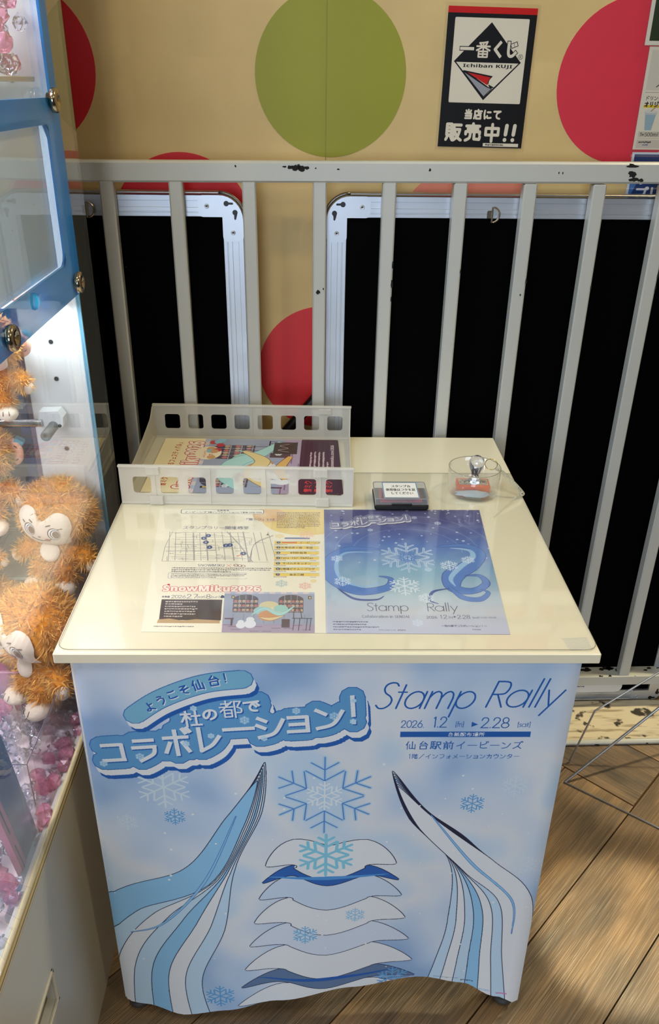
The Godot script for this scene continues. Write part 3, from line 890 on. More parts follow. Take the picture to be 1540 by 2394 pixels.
func board(label: String, x0: float, x1: float, rings: Array) -> void:
	# a blackboard seen from behind: black back, ribbed aluminium frame, corner brackets
	var w := x1 - x0
	var y0 := 0.0008
	var y1 := 1.057
	var t := thing("blackboard", label, "board", on_wall(x0, y0, -0.6555), TURN)
	var h := y1 - y0
	var fw := 0.033
	obj("back_panel", boxed(Vector3(w / 2, h / 2, -0.010), Vector3(w - 0.03, h - 0.03, 0.012), 0.001), M.black_board, t)
	for k in 4:
		var hor: bool = k < 2
		var st := mb()
		var L: float = (w if hor else h) - 0.084
		var c: Vector3 = [Vector3(w / 2, h - fw / 2, 0), Vector3(w / 2, fw / 2, 0), Vector3(fw / 2, h / 2, 0), Vector3(w - fw / 2, h / 2, 0)][k]
		# ribbed section: four flat bands with grooves between, and the outer lip
		var u := 0.0
		for s in [0.009, 0.0075, 0.0075, 0.006]:
			var off: float = u + s / 2 - fw / 2
			var sgn: float = [1.0, -1.0, -1.0, 1.0][k]
			var cc: Vector3 = c + (Vector3(0, -off * sgn, 0.0) if hor else Vector3(off * -sgn, 0, 0.0))
			var dz: float = [0.0, -0.0012, 0.0, -0.0008][int(u * 1000) % 4]
			box(st, cc + Vector3(0, 0, -0.0085 + dz), Vector3(L, s - 0.0006, 0.017) if hor else Vector3(s - 0.0006, L, 0.017), 0.0004)
			u += s + 0.0008
		box(st, c + Vector3(0, 0, -0.0086), Vector3(L, fw - 0.001, 0.0150) if hor else Vector3(fw - 0.001, L, 0.0150))
		obj("frame_rail", st, M.alu, t)
		# outer lip, standing a little off with a dark groove
		var lip := mb()
		var lo: Vector3 = [Vector3(w / 2, h + 0.0035, 0), Vector3(w / 2, -0.001, 0), Vector3(-0.0035, h / 2, 0), Vector3(w + 0.0035, h / 2, 0)][k]
		box(lip, lo + Vector3(0, 0, -0.010), Vector3(L + 0.009, 0.003, 0.022) if hor else Vector3(0.003, L + 0.009, 0.022), 0.0008)
		obj("frame_lip", lip, mat(Color(0.62, 0.60, 0.58), 0.35, 0.8), t)
	for cx in [0, 1]:
		for cy in [0, 1]:
			var sx: float = 1.0 if cx == 0 else -1.0
			var sy: float = 1.0 if cy == 0 else -1.0
			var o := Vector2(0.0 if cx == 0 else w, 0.0 if cy == 0 else h)
			var leg := 0.071
			var outl := PackedVector2Array()
			var rr := 0.038
			for i in 9:      # rounded outer corner
				var a := PI + PI / 2 * i / 8.0
				outl.append(Vector2(rr + cos(a) * rr, rr + sin(a) * rr))
			outl.append_array([Vector2(leg - 0.008, 0.0)])
			for i in 6:
				var a := -PI / 2 + PI / 2 * i / 5.0
				outl.append(Vector2(leg - 0.008 + cos(a) * 0.008, 0.008 + sin(a) * 0.008))
			for i in 6:
				var a := PI / 2 * i / 5.0
				outl.append(Vector2(leg - 0.008 + cos(a) * 0.008, fw - 0.008 + sin(a) * 0.008))
			outl.append(Vector2(fw, fw))
			for i in 6:
				var a := PI / 2 * i / 5.0
				outl.append(Vector2(fw - 0.008 + cos(a) * 0.008, leg - 0.008 + sin(a) * 0.008))
			for i in 6:
				var a := PI / 2 + PI / 2 * i / 5.0
				outl.append(Vector2(0.008 + cos(a) * 0.008, leg - 0.008 + sin(a) * 0.008))
			var p := PackedVector2Array()
			for v in outl: p.append(o + Vector2(v.x * sx, v.y * sy))
			var st := mb()
			plate(st, p, 0.0015, -0.016)
			var br := obj("corner_bracket", st, M.alu, t)
			# the corner of the lip
			var arc := []
			for i in 9:
				var a := PI + PI / 2 * i / 8.0
				arc.append(Vector3(o.x + sx * (rr + cos(a) * (rr + 0.0035)), o.y + sy * (rr + sin(a) * (rr + 0.0035)), -0.006))
			obj("lip_corner", tubed(arc, 0.0028, 8), mat(Color(0.5, 0.47, 0.44), 0.35, 0.8), br)
			for q in [Vector2(0.057, 0.0165), Vector2(0.0165, 0.057)]:
				var rv := mb(true)
				lathe(rv, [Vector2(0.0038, 0.0), Vector2(0.0036, 0.0012), Vector2(0.0026, 0.0018), Vector2(0.0018, 0.0010), Vector2(0.0, 0.0008)], 14, Vector3(o.x + q.x * sx, o.y + q.y * sy, 0.0015), Basis(Vector3.RIGHT, PI / 2))
				obj("rivet", rv, M.alu, br)
				var hole := mb()
				plate(hole, disc2(0.0012, 10), 0.0006, -0.0005, Transform3D(Basis(), Vector3(o.x + q.x * sx, o.y + q.y * sy, 0.0022)))
				obj("rivet_hole", hole, M.black, br)
			for q in [[Vector2(0.026, 0.0125), true], [Vector2(0.0125, 0.026), false]]:
				var c2: Vector2 = q[0]
				var kh := disc2(0.0042, 14)
				var slot := round_rect(0.012, 0.0032, 0.0015, 3, Vector2(-0.005, 0)) if q[1] else round_rect(0.0032, 0.012, 0.0015, 3, Vector2(0, -0.005 * -1.0))
				var un: PackedVector2Array = Geometry2D.merge_polygons(kh, slot)[0]
				var pp := PackedVector2Array()
				for v in un: pp.append(o + Vector2((c2.x + v.x) * sx, (c2.y + v.y) * sy))
				var ks := mb()
				plate(ks, pp, 0.0019, 0.0005)
				obj("keyhole_slot", ks, M.black, br)
	for rx in rings:
		var hang := mb()
		box(hang, Vector3(rx[0] - 0.004, rx[1], 0.003), Vector3(0.008, 0.012, 0.004), 0.001)
		var arc := []
		for i in 13:
			var a := -PI / 2 + PI * i / 12.0
			arc.append(Vector3(rx[0] + cos(a) * 0.012, rx[1] + sin(a) * 0.0115, 0.005))
		tube(hang, arc, 0.0016, 6, true)
		obj("hanging_ring", hang, mat(Color(0.6, 0.56, 0.5), 0.3, 1.0), t)

func boards() -> void:
	board("black backed board in an aluminium frame behind the railing, beside the claw machine", -0.52, 0.171, [[0.445, 1.0335]])
	board("wide black backed board in aluminium frame behind railing, right of the wall gap", 0.305, 1.064, [[0.268, 1.030]])
	# caution label on the lower part of the right board
	var p := Pic.new(1024, 256, Vector2(200, 50), Color(0.86, 0.86, 0.86))
	for i in 2:
		greeking(p, 20, 30.5 + i * 5.5, 160 - i * 60, 1, 4.6, Color(0.15, 0.15, 0.16), rng)
	p.poly(PackedVector2Array([Vector2(120, 29), Vector2(126, 29), Vector2(123, 26)]), Color(0.1, 0.1, 0.1))
	var m := printed(p, 0.45)
	var st := mb()
	var outl := round_rect(0.20, 0.050, 0.014, 6, Vector2.ZERO, [0, 0, 1, 1])
	plate(st, outl, -0.0002, -0.001)
	var o := obj("caution_label", st, mat(Color(0.86, 0.86, 0.86), 0.45), null, on_wall(0.868, 0.057, -0.6528))
	o.rotation.y = TURN
	tag(o, "white caution label with rounded corners low on the right black board", "label")
	var f := mb()
	uvquad(f, Vector3(-0.096, -0.018, 0.0002), Vector3(0.088, -0.018, 0.0002), Vector3(0.088, 0.018, 0.0002), Vector3(-0.096, 0.018, 0.0002), Vector2(0.05, 0.8), Vector2(0.95, 0.8), Vector2(0.95, 0.2), Vector2(0.05, 0.2))
	obj("small_print", f, m, o)
	# a black pole lying slantwise between the railing and the wall
	var pole := obj("black_pole", tubed([on_wall(0.185, 0.58, -0.69), on_wall(0.262, 0.672, -0.69), on_wall(0.40, 0.84, -0.69)], 0.0105, 12), M.black, null)
	tag(pole, "thin black pole leaning slantwise behind the railing at the gap between the boards", "pole")

func railing() -> void:
	var t := thing("railing", "white painted metal railing with square bars and chipped paint behind the table", "railing", on_wall(0, 0, -0.628), TURN)
	var y0 := 1.0805
	obj("top_rail", boxed(Vector3(0.55, y0 + 0.0155, -0.012), Vector3(3.6, 0.031, 0.024), 0.003, Basis(Vector3.BACK, 0.006)), M.white_paint, t)
	obj("bottom_rail", boxed(Vector3(0.55, 0.0845, -0.016), Vector3(3.6, 0.025, 0.034), 0.002), M.white_paint, t)
	var xs := [-0.265, -0.156, -0.0466, 0.0597, 0.1728, 0.2830, 0.3925, 0.5046, 0.6154, 0.7262, 0.836, 0.9455, 1.055, 1.165, 1.275]
	for x in xs:
		obj("bar", boxed(Vector3(x + 0.0108, (y0 + 0.095) / 2, -0.0115), Vector3(0.0215, y0 - 0.095, 0.0215), 0.0022), M.white_paint, t)
	# chipped paint: [x, y, size, stretch]
	for c in [[0.2555, 1.1007, 0.0042, 2.0], [0.2475, 1.1012, 0.0028, 1.6], [0.264, 1.0995, 0.0048, 1.3], [0.273, 1.1005, 0.0026, 1.5], [0.2605, 1.104, 0.0022, 1.4], [0.239, 1.102, 0.0015, 2.2], [0.287, 1.100, 0.0014, 1.0], [0.322, 1.099, 0.0018, 1.3], [0.1639, 1.1022, 0.0022, 0.6], [0.4641, 1.0996, 0.0028, 0.8], [0.667, 1.0972, 0.0018, 0.6], [0.673, 1.0968, 0.0018, 0.6], [0.7816, 1.1082, 0.0032, 3.2], [0.7853, 1.0958, 0.0062, 1.3], [0.788, 1.088, 0.0032, 2.6], [0.799, 1.0875, 0.0026, 2.4], [0.2916, 0.9113, 0.0034, 1.1], [0.3005, 0.9165, 0.002, 0.6], [0.6293, 0.9075, 0.0018, 0.7], [-0.017, 0.95, 0.0012, 0.7], [0.905, 0.0955, 0.003, 1.5], [0.925, 0.0955, 0.0034, 1.6], [0.98, 0.095, 0.002, 1.5]]:
		var st := mb()
		plate(st, blot(c[2], rng, c[3], 13), 0.0003, -0.002, Transform3D(Basis(), Vector3(c[0], c[1], 0.0)))
		obj("paint_chip", st, M.chip, t)
	for c in [[0.4135, 0.955, 0.006], [0.4135, 0.925, 0.009], [0.4135, 0.90, 0.004], [0.526, 0.945, 0.003], [0.637, 0.93, 0.005], [0.748, 0.92, 0.003], [0.8577, 0.94, 0.005], [0.8577, 0.92, 0.003]]:
		var st := mb()
		plate(st, blot(c[2], rng, 0.22, 11), 0.0004, -0.003, Transform3D(Basis(), Vector3(c[0] - 0.0002, c[1], 0.0)))
		obj("paint_chip", st, M.chip, t)
	# worn grime where the bars meet the bottom rail
	for k in 16:
		var st := mb()
		plate(st, blot(rng.randf_range(0.002, 0.007), rng, rng.randf_range(1.0, 2.4)), 0.0003, -0.001, Transform3D(Basis(Vector3.RIGHT, -PI / 2), Vector3(rng.randf_range(0.83, 1.08), 0.0971, rng.randf_range(-0.03, -0.018))))
		obj("paint_chip", st, M.chip, t)

func flat_print(called: String, p: Pic, w: float, h: float, at: Vector3, thick := 0.0006, rough := 0.45, turn := TURN) -> MeshInstance3D:
	# an upright printed sheet: paper with the print on its face
	var st := boxed(Vector3(0, 0, -thick / 2), Vector3(w, h, thick))
	var o := obj(called, st, mat(Color(0.86, 0.85, 0.82), 0.5), null, at)
	o.rotation.y = turn
	var f := mb()
	uvquad(f, Vector3(-w / 2, -h / 2, 0.0002), Vector3(w / 2, -h / 2, 0.0002), Vector3(w / 2, h / 2, 0.0002), Vector3(-w / 2, h / 2, 0.0002))
	var pm := printed(p, rough)
	pm.metallic_specular = 0.3
	obj("print", f, pm, o)
	return o

func sleeve(o: Node3D, w: float, h: float) -> void:
	obj("clear_sleeve", boxed(Vector3(0, 0, 0.0009), Vector3(w, h, 0.0006)), pane(Color(0.95, 0.96, 1.0), 0.006, 0.04), o)

func wall_posters() -> void:
	var black := Color(0.005, 0.005, 0.012)
	var cream := Color(0.90, 0.86, 0.78)
	var p := Pic.new(828, 1176, Vector2(138, 196), black)
	p.rect(0, 0, 138, 8.6, Color(0.80, 0.07, 0.07))
	var wr := PackedVector2Array()
	for v in round_rect(115.5, 117, 2.0): wr.append(v + Vector2(69.5, 72.8))
	p.poly(wr, cream)
	var dia := PackedVector2Array([Vector2(69, 20), Vector2(121, 73.5), Vector2(67, 127), Vector2(15, 73.5)])
	p.poly(dia, Color(0.004, 0.008, 0.03))
	p.poly(PackedVector2Array([Vector2(18.5, 74.5), Vector2(117.5, 74.5), Vector2(67, 123.5)]), cream)
	# folded corner of the ticket
	p.poly(PackedVector2Array([Vector2(29, 86), Vector2(36, 86.5), Vector2(73, 108), Vector2(80, 110.5), Vector2(67, 123.5)]), Color(0.004, 0.008, 0.03))
	p.poly(PackedVector2Array([Vector2(33, 88.5), Vector2(70, 108.5), Vector2(78, 111), Vector2(67, 121.6)]), Color(0.62, 0.62, 0.64))
	var curl := smooth(PackedVector2Array([Vector2(79, 93), Vector2(74, 99), Vector2(73.5, 106), Vector2(77, 109.5), Vector2(83, 109)]))
	var fold := PackedVector2Array([Vector2(31, 85.5)])
	fold.append_array(curl)
	p.poly(fold, Color(0.004, 0.008, 0.03))
	p.poly(PackedVector2Array([Vector2(38, 88.5), Vector2(75.5, 94.7), Vector2(72.2, 100), Vector2(71.6, 106)]), Color(0.80, 0.10, 0.10))
	# lettering, white with a dark edge
	var slots := [["一", 24, 46, 20, 20], ["番", 48, 45, 23, 23], ["く", 73, 45, 19, 22], ["じ", 93, 45, 21, 22]]
	for pass_ in 2:
		for k in slots:
			var t := Transform2D(0, Vector2(k[1], k[2])) * Transform2D().scaled(Vector2(k[3] / 100.0, k[4] / 100.0))
			glyph(p, k[0], t, (6.4 if k[0] != "番" else 4.8) if pass_ == 0 else (4.4 if k[0] != "番" else 2.5), Color(0.004, 0.008, 0.03) if pass_ == 0 else cream, Vector2.ZERO, false)
	latin(p, "Ichiban KUJI", 30, 76.5, 78, 6.2, Color(0.05, 0.05, 0.07), true)
	p.ring(Vector2(119.5, 65.5), 3.3, 0.6, Color(0.1, 0.1, 0.1))
	latin(p, "R", 118.2, 63.6, 2.9, 3.8, Color(0.1, 0.1, 0.1))
	kana(p, "当店にて", 39, 140.5, 13.6, 14, 2.9, cream, 15.6)
	kana(p, "販売中", 10.5, 160.5, 27, 27, 4.6, cream, 31.5)
	for x in [109.5, 122.5]:
		p.line(PackedVector2Array([Vector2(x + 1, 163), Vector2(x, 176)]), 6.0, cream)
		p.dot(Vector2(x - 0.5, 184), 3.1, 3.1, cream)
	p.rect(74, 189.4, 58.5, 5, cream)
	greeking(p, 78, 190.6, 50, 1, 4.6, Color(0.35, 0.33, 0.3), rng)
	var o := flat_print("poster", p, 0.138, 0.196, on_wall(0.556, 0.5645 + T, -0.7185), 0.0006, 0.3)
	o.rotation.z = -0.012
	sleeve(o, 0.147, 0.206)
	tag(o, "black lottery poster with a diamond logo in a clear sleeve on the cream wall", "poster")

	# price sheet at the right edge of the picture
	var q := Pic.new(512, 720, Vector2(105, 148), Color(0.86, 0.83, 0.76))
	q.rect(5, 5, 95, 56, Color(0.80, 0.78, 0.72))
	q.line(PackedVector2Array([Vector2(5, 64), Vector2(100, 64)]), 0.5, Color(0.5, 0.48, 0.45))
	kana(q, "ノベル", 20, 46, 11, 11, 1.3, Color(0.14, 0.14, 0.13), 12)
	kana(q, "ドリンク", 7, 69, 6.4, 6.4, 0.8, Color(0.15, 0.15, 0.15), 7)
	q.rect(6, 82, 36, 4, Color(0.85, 0.75, 0.12))
	kana(q, "オリジナル", 7, 77, 7, 8, 1.4, Color(0.15, 0.14, 0.12), 8)
	q.poly(PackedVector2Array([Vector2(11, 96), Vector2(29, 96), Vector2(25, 119), Vector2(14, 119)]), Color(0.58, 0.68, 0.72))
	q.poly(PackedVector2Array([Vector2(9.5, 91.5), Vector2(30.5, 91.5), Vector2(29.5, 96.5), Vector2(10.5, 96.5)]), Color(0.72, 0.74, 0.74))
	q.dot(Vector2(20, 91.5), 10.5, 2.4, Color(0.80, 0.80, 0.78))
	q.line(PackedVector2Array([Vector2(20, 91), Vector2(24, 87), Vector2(30, 83)]), 1.6, Color(0.66, 0.56, 0.40))
	q.rect(5, 121, 40, 8, Color(0.76, 0.73, 0.67))
	latin(q, "1", 8, 122.6, 2.2, 5.2, Color(0.12, 0.12, 0.12))
	kana(q, "本", 11.2, 124, 3.4, 3.4, 0.5, Color(0.12, 0.12, 0.12))
	latin(q, "500ml", 16, 122.2, 22, 5.8, Color(0.12, 0.12, 0.12))
	q.line(PackedVector2Array([Vector2(5, 131), Vector2(100, 131)]), 0.4, Color(0.5, 0.48, 0.45))
	q.rect(4, 133, 40, 13, Color(0.78, 0.74, 0.69))
	greeking(q, 8, 135.5, 30, 1, 5, Color(0.2, 0.2, 0.2), rng)
	greeking(q, 15, 140, 12, 1, 3.4, Color(0.28, 0.34, 0.6), rng)
	var s := flat_print("price_sheet", q, 0.105, 0.148, on_wall(0.8625, 0.540 + T, -0.7185), 0.0006, 0.35)
	sleeve(s, 0.111, 0.154)
	tag(s, "white drink price sheet with a blue cup at the right end of the wall", "poster", "")
	var u := Pic.new(256, 256, Vector2(105, 105), Color(0.86, 0.84, 0.78))
	u.rect(6, 6, 93, 93, Color(0.15, 0.22, 0.12))
	var top := flat_print("notice_sheet", u, 0.105, 0.105, on_wall(0.8535, 0.668 + T, -0.7185), 0.0006, 0.35)
	sleeve(top, 0.111, 0.11)
	tag(top, "sheet with a dark green field pinned above the drink price sheet", "poster")
	var v := Pic.new(512, 360, Vector2(150, 105), Color(0.80, 0.84, 0.88))
	v.rect(4, 4, 146, 97, Color(0.05, 0.20, 0.44))
	v.poly(PackedVector2Array([Vector2(4, 50), Vector2(22, 42), Vector2(4, 101)]), Color(0.25, 0.45, 0.70))
	kana(v, "クーポン", 18, 45, 20, 20, 3.6, Color(0.86, 0.87, 0.88), 22)
	kana(v, "プレゼ", 16, 70, 22, 24, 4.0, Color(0.86, 0.87, 0.88), 23)
	var c := flat_print("coupon_poster", v, 0.150, 0.080, on_wall(0.886, 0.422 + T, -0.7183), 0.0006, 0.3)
	sleeve(c, 0.156, 0.086)
	tag(c, "blue coupon poster with white lettering partly behind the top rail at right", "poster")

func table() -> void:
	var t := thing("table", "white cream topped square counter table pushed against the railing", "table")
	obj("tabletop", boxed(Vector3(0.303, T - 0.00685, -0.3115), Vector3(0.606, 0.0137, 0.623), 0.0012), M.white_table, t)
	for x in [0.030, 0.573]:
		for z in [-0.0225, -0.596]:
			var l := obj("leg", boxed(Vector3(x, (T - 0.0137 + 0.022) / 2, z), Vector3(0.03, T - 0.0137 - 0.022, 0.03), 0.002), M.white_table, t)
			var f := mb(true)
			lathe(f, [Vector2(0, 0.001), Vector2(0.014, 0.001), Vector2(0.0155, 0.004), Vector2(0.0155, 0.009), Vector2(0.012, 0.012), Vector2(0.005, 0.013), Vector2(0.005, 0.023)], 20, Vector3(x, 0, z))
			obj("levelling_foot", f, mat(Color(0.23, 0.22, 0.22), 0.6), l)
	for a in [[Vector3(0.3015, T - 0.040, -0.030), Vector3(0.513, 0.05, 0.016)], [Vector3(0.3015, T - 0.040, -0.600), Vector3(0.513, 0.05, 0.016)], [Vector3(0.030, T - 0.040, -0.309), Vector3(0.016, 0.05, 0.543)], [Vector3(0.573, T - 0.040, -0.309), Vector3(0.016, 0.05, 0.543)]]:
		obj("apron", boxed(a[0], a[1], 0.001), M.white_table, t)

func ribbon(p: Pic, pts: Array, w: Array, fill: Color, edge: Color, ew := 1.0) -> void:
	var c := smooth(PackedVector2Array(pts), false, 10)
	var a := PackedVector2Array()
	var b := PackedVector2Array()
	var n := c.size()
	for i in n:
		var t := (c[mini(i + 1, n - 1)] - c[maxi(i - 1, 0)]).normalized()
		var f := float(i) / (n - 1) * (w.size() - 1)
		var k := mini(int(f), w.size() - 2)
		var ww := lerpf(w[k], w[k + 1], f - k) / 2
		a.append(c[i] + Vector2(-t.y, t.x) * ww)
		b.append(c[i] - Vector2(-t.y, t.x) * ww)
	for i in n - 1:
		p.poly(PackedVector2Array([a[i], a[i + 1], b[i + 1], b[i]]), fill)
	if ew > 0.0:
		p.line(a, ew, edge)
		p.line(b, ew, edge)

func title_logo(p: Pic, o: Vector2, k: float, fillc: Color, blue: Color, white: Color, arc := true) -> void:
	# «杜の都でコラボレーション!» in white on a puffy blue ground with a double drop edge
	var row1 := [["杜", 117, 66, 24, 27], ["の", 142, 64, 19, 19], ["都", 162, 53, 28, 27], ["で", 190, 52, 20, 19]]
	var row2 := [["コ", 18, 114, 32, 36], ["ラ", 54, 108, 34, 40], ["ボ", 92, 95, 36, 46], ["レ", 130, 91, 33, 44], ["ー", 163, 76, 40, 42], ["シ", 202, 73, 37, 40], ["ョ", 236, 66, 34, 38], ["ン", 270, 60, 38, 40], ["!", 298, 46, 36, 46]]
	var passes := [[30, Vector2(6, 15), blue], [30, Vector2(3, 9), white], [30.5, Vector2(0, 0), blue], [28.5, Vector2.ZERO, fillc], [0, Vector2(1.4, 1.6), blue], [0, Vector2.ZERO, white]]
	for ps in passes:
		for L in [row1, row2]:
			for g in L:
				var t := Transform2D(-0.075, o + Vector2(g[1], g[2]) * k) * Transform2D().scaled(Vector2(g[3], g[4]) * k / 100.0)
				var w: float = ps[0]
				if w == 0:
					w = 5.2 if L == row2 else 3.0
					if g[0] == "都": w = 2.0
					if g[0] == "杜": w = 2.8
				glyph(p, g[0], t, w * k, ps[2], ps[1] * k, ps[0] > 0)
	if arc:
		var mid := [Vector2(66, 74), Vector2(98, 50), Vector2(146, 29), Vector2(191, 22)]
		for ps in [[27, Vector2(6, 13), blue], [27, Vector2(3, 8), white], [27, Vector2.ZERO, blue], [25.2, Vector2.ZERO, Color(0.47, 0.70, 0.82)]]:
			var c := PackedVector2Array()
			for v in smooth(PackedVector2Array(mid), false, 10): c.append(o + (v + ps[1]) * k)
			p.line(c, ps[0] * k, ps[2])
		var at := [["よ", 84, 62, -0.5], ["う", 98, 52, -0.45], ["こ", 111, 44, -0.38], ["そ", 125, 37, -0.32], ["仙", 141, 30, -0.25], ["台", 159, 24, -0.2], ["!", 172, 20, -0.15]]
		for ps in [[2.4, Vector2(0.8, 0.9), white], [1.9, Vector2.ZERO, blue]]:
			for g in at:
				var s: float = 16 if g[0] in ["仙", "台"] else 14
				var t := Transform2D(g[3], o + (Vector2(g[1], g[2]) + Vector2(-s / 2, -s / 2).rotated(g[3])) * k) * Transform2D().scaled(Vector2(s, s) * k / 100.0)
				glyph(p, g[0], t, ps[0] * k, ps[2], ps[1] * k)

func banner() -> void:
	var W := 575.0
	var H := 640.0
	var p := Pic.new(1840, 2048, Vector2(W, H), Color.WHITE)
	p.wash([Color(0.56, 0.69, 0.85), Color(0.70, 0.79, 0.90), Color(0.79, 0.84, 0.91), Color(0.85, 0.87, 0.90), Color(0.74, 0.83, 0.92)], 56, 11, 0.035)
	var navy := Color(0.05, 0.10, 0.24)
	var blue := Color(0.10, 0.36, 0.68)
	var sky := Color(0.55, 0.76, 0.91)
	var pale := Color(0.73, 0.84, 0.93)
	var snow := Color(0.87, 0.89, 0.915)
	# printed pattern of winter ribbons and snow crystals
	for f in [[90, 190, 34], [210, 128, 16], [40, 250, 14], [520, 190, 18], [545, 330, 22]]:
		p.flake(Vector2(f[0], f[1]), f[2], f[2] * 0.07, Color(0.80, 0.87, 0.92))
	# left and right falls of ribbon
	for k in 7:
		var u := k / 6.0
		ribbon(p, [Vector2(214 - 10 * u, 150 + 30 * u), Vector2(196 - 22 * u, 230 + 20 * u), Vector2(150 - 30 * u, 330 + 20 * u), Vector2(lerpf(130, 20, u), lerpf(450, 400, u)), Vector2(lerpf(96, -40, u), lerpf(560, 500, u)), Vector2(lerpf(120, -60, u), 680)], [1, 26, 44, 46, 40, 26], [pale, snow, sky, pale, snow, pale, sky][k], navy, 1.0)
	for k in 7:
		var u := k / 6.0
		ribbon(p, [Vector2(368 + 8 * u, 165 + 26 * u), Vector2(404 + 14 * u, 240 + 18 * u), Vector2(470 + 20 * u, 320 + 16 * u), Vector2(lerpf(480, 545, u), lerpf(440, 400, u)), Vector2(lerpf(468, 560, u), lerpf(540, 520, u)), Vector2(lerpf(440, 580, u), 680)], [1, 26, 42, 44, 40, 30], [pale, snow, pale, sky, snow, pale, snow][k], navy, 1.0)
	ribbon(p, [Vector2(24, 460), Vector2(70, 440), Vector2(130, 360), Vector2(176, 240)], [1, 3, 4, 1], sky, blue, 0.6)
	ribbon(p, [Vector2(548, 470), Vector2(540, 400), Vector2(480, 330), Vector2(420, 240)], [1, 3, 4, 1], sky, blue, 0.6)
	# drifts of snow and wind between the falls, one deep blue and one slate band among them
	for q in [[640, 60, Color(0.80, 0.85, 0.92)], [606, 56, snow], [566, 40, Color(0.36, 0.47, 0.62)], [528, 70, snow], [478, 62, Color(0.80, 0.85, 0.92)], [430, 70, snow], [382, 60, Color(0.76, 0.83, 0.92)], [350, 26, Color(0.13, 0.38, 0.70)], [318, 66, snow]]:
		var y: float = q[0]
		var k := 0.16 * (y - 300.0)
		ribbon(p, [Vector2(214 - k, y + 14), Vector2(250 - k * 0.4, y - 10), Vector2(292, y + 8), Vector2(340 + k * 0.4, y - 8), Vector2(378 + k, y + 12)], [2, q[1] * 0.8, q[1], q[1] * 0.8, 2], q[2], navy, 1.1)
	ribbon(p, [Vector2(196, 560), Vector2(292, 572), Vector2(396, 558)], [1, 8, 1], blue, blue, 0.0)
	ribbon(p, [Vector2(214, 352), Vector2(292, 356), Vector2(372, 350)], [1, 7, 1], Color(0.30, 0.58, 0.84), blue, 0.0)
	p.flake(Vector2(289, 312), 38, 4.0, Color(0.50, 0.78, 0.88))
	p.flake(Vector2(286, 206), 64, 5.0, Color(0.66, 0.80, 0.91))
	p.flake(Vector2(286, 206), 64, 1.6, Color(0.30, 0.52, 0.80))
	p.flake(Vector2(286, 206), 24, 2.2, Color(0.86, 0.90, 0.94))
	p.flake(Vector2(262, 470), 18, 1.8, Color(0.45, 0.70, 0.88))
	p.flake(Vector2(330, 432), 14, 1.4, Color(0.55, 0.76, 0.90))
	for f in [[140, 596, 22], [388, 580, 24], [470, 220, 16], [100, 240, 14]]:
		p.flake(Vector2(f[0], f[1]), f[2], f[2] * 0.09, Color(0.36, 0.62, 0.84))
	rng.seed = 21
	for k in 70:
		var r := rng.randf_range(0.6, 2.0)
		p.dot(Vector2(rng.randf() * W, rng.randf_range(140, 600)), r, r, Color(0.90, 0.92, 0.94), 8)
	# lettering
	title_logo(p, Vector2(0, 2), 1.0, Color(0.36, 0.60, 0.80), blue, Color(0.88, 0.90, 0.92))
	for f in [[66, 140, 5.5], [22, 151, 5], [122, 120, 4.5], [192, 84, 6], [214, 112, 4], [252, 70, 5], [296, 78, 6], [318, 86, 4], [318, 55, 3], [134, 66, 4], [152, 108, 4]]:
		p.flake(Vector2(f[0], f[1]), f[2], 0.8, Color(0.72, 0.85, 0.93))
	thin(p, "Stamp", 341, 29, 37.5, 2.1, blue, 0.30, 0.82)
	thin(p, "Rally", 468, 27, 37.5, 2.1, blue, 0.30, 0.94)
	thin(p, "2026.", 374, 85, 10.5, 1.0, blue, 0.03, 0.92)
	thin(p, "1.2", 411, 79.5, 15.5, 1.3, blue, 0.03, 0.92)
	thin(p, "[fri]", 438, 87, 7, 0.7, blue, 0.03, 1.0)
	p.poly(PackedVector2Array([Vector2(457, 87), Vector2(464.5, 90.8), Vector2(457, 94.6)]), blue)
	thin(p, "2.28", 467.5, 80.5, 15.5, 1.3, blue, 0.03, 1.0)
	thin(p, "[sat]", 511, 87.5, 7, 0.7, blue, 0.03, 1.0)
	p.rect(374, 102, 154, 8.2, blue)
	kana(p, "台紙配布場所", 430, 103.0, 6.9, 6.3, 0.75, Color(0.88, 0.90, 0.93), 7.4)
	kana(p, "仙台駅前", 380.5, 116.5, 14, 13.6, 1.15, blue, 14.9)
	kana(p, "イービーンズ", 441, 117, 12.4, 12.6, 1.15, blue, 13.5)
	thin(p, "1", 386, 137.5, 7, 0.7, blue)
	kana(p, "階/インフォメーションカウンター", 389.5, 137, 7.6, 8.0, 0.72, blue, 8.15)
	latin(p, "SNOWMIKU", 503, 596, 28, 4.2, Color(0.40, 0.66, 0.86))
	latin(p, "www.piapro.net", 448, 578, 36, 3.2, Color(0.25, 0.35, 0.5))
	latin(p, "piapro", 488, 581, 18, 4.2, Color(0.12, 0.14, 0.2), true)
	greeking(p, 372, 580, 70, 1, 3.6, Color(0.3, 0.4, 0.55), rng)
	p.rect(540, 601, 16, 2.4, Color(0.80, 0.50, 0.70))
	# the sheet hangs from the table top; its lower edge is curled
	var low := [Vector2(0, 612), Vector2(30, 616), Vector2(90, 632), Vector2(150, 628), Vector2(222, 614), Vector2(330, 596), Vector2(433, 583), Vector2(490, 590), Vector2(540, 610), Vector2(575, 622)]
	var st := mb(true)
	var nx := 60
	var ny := 24
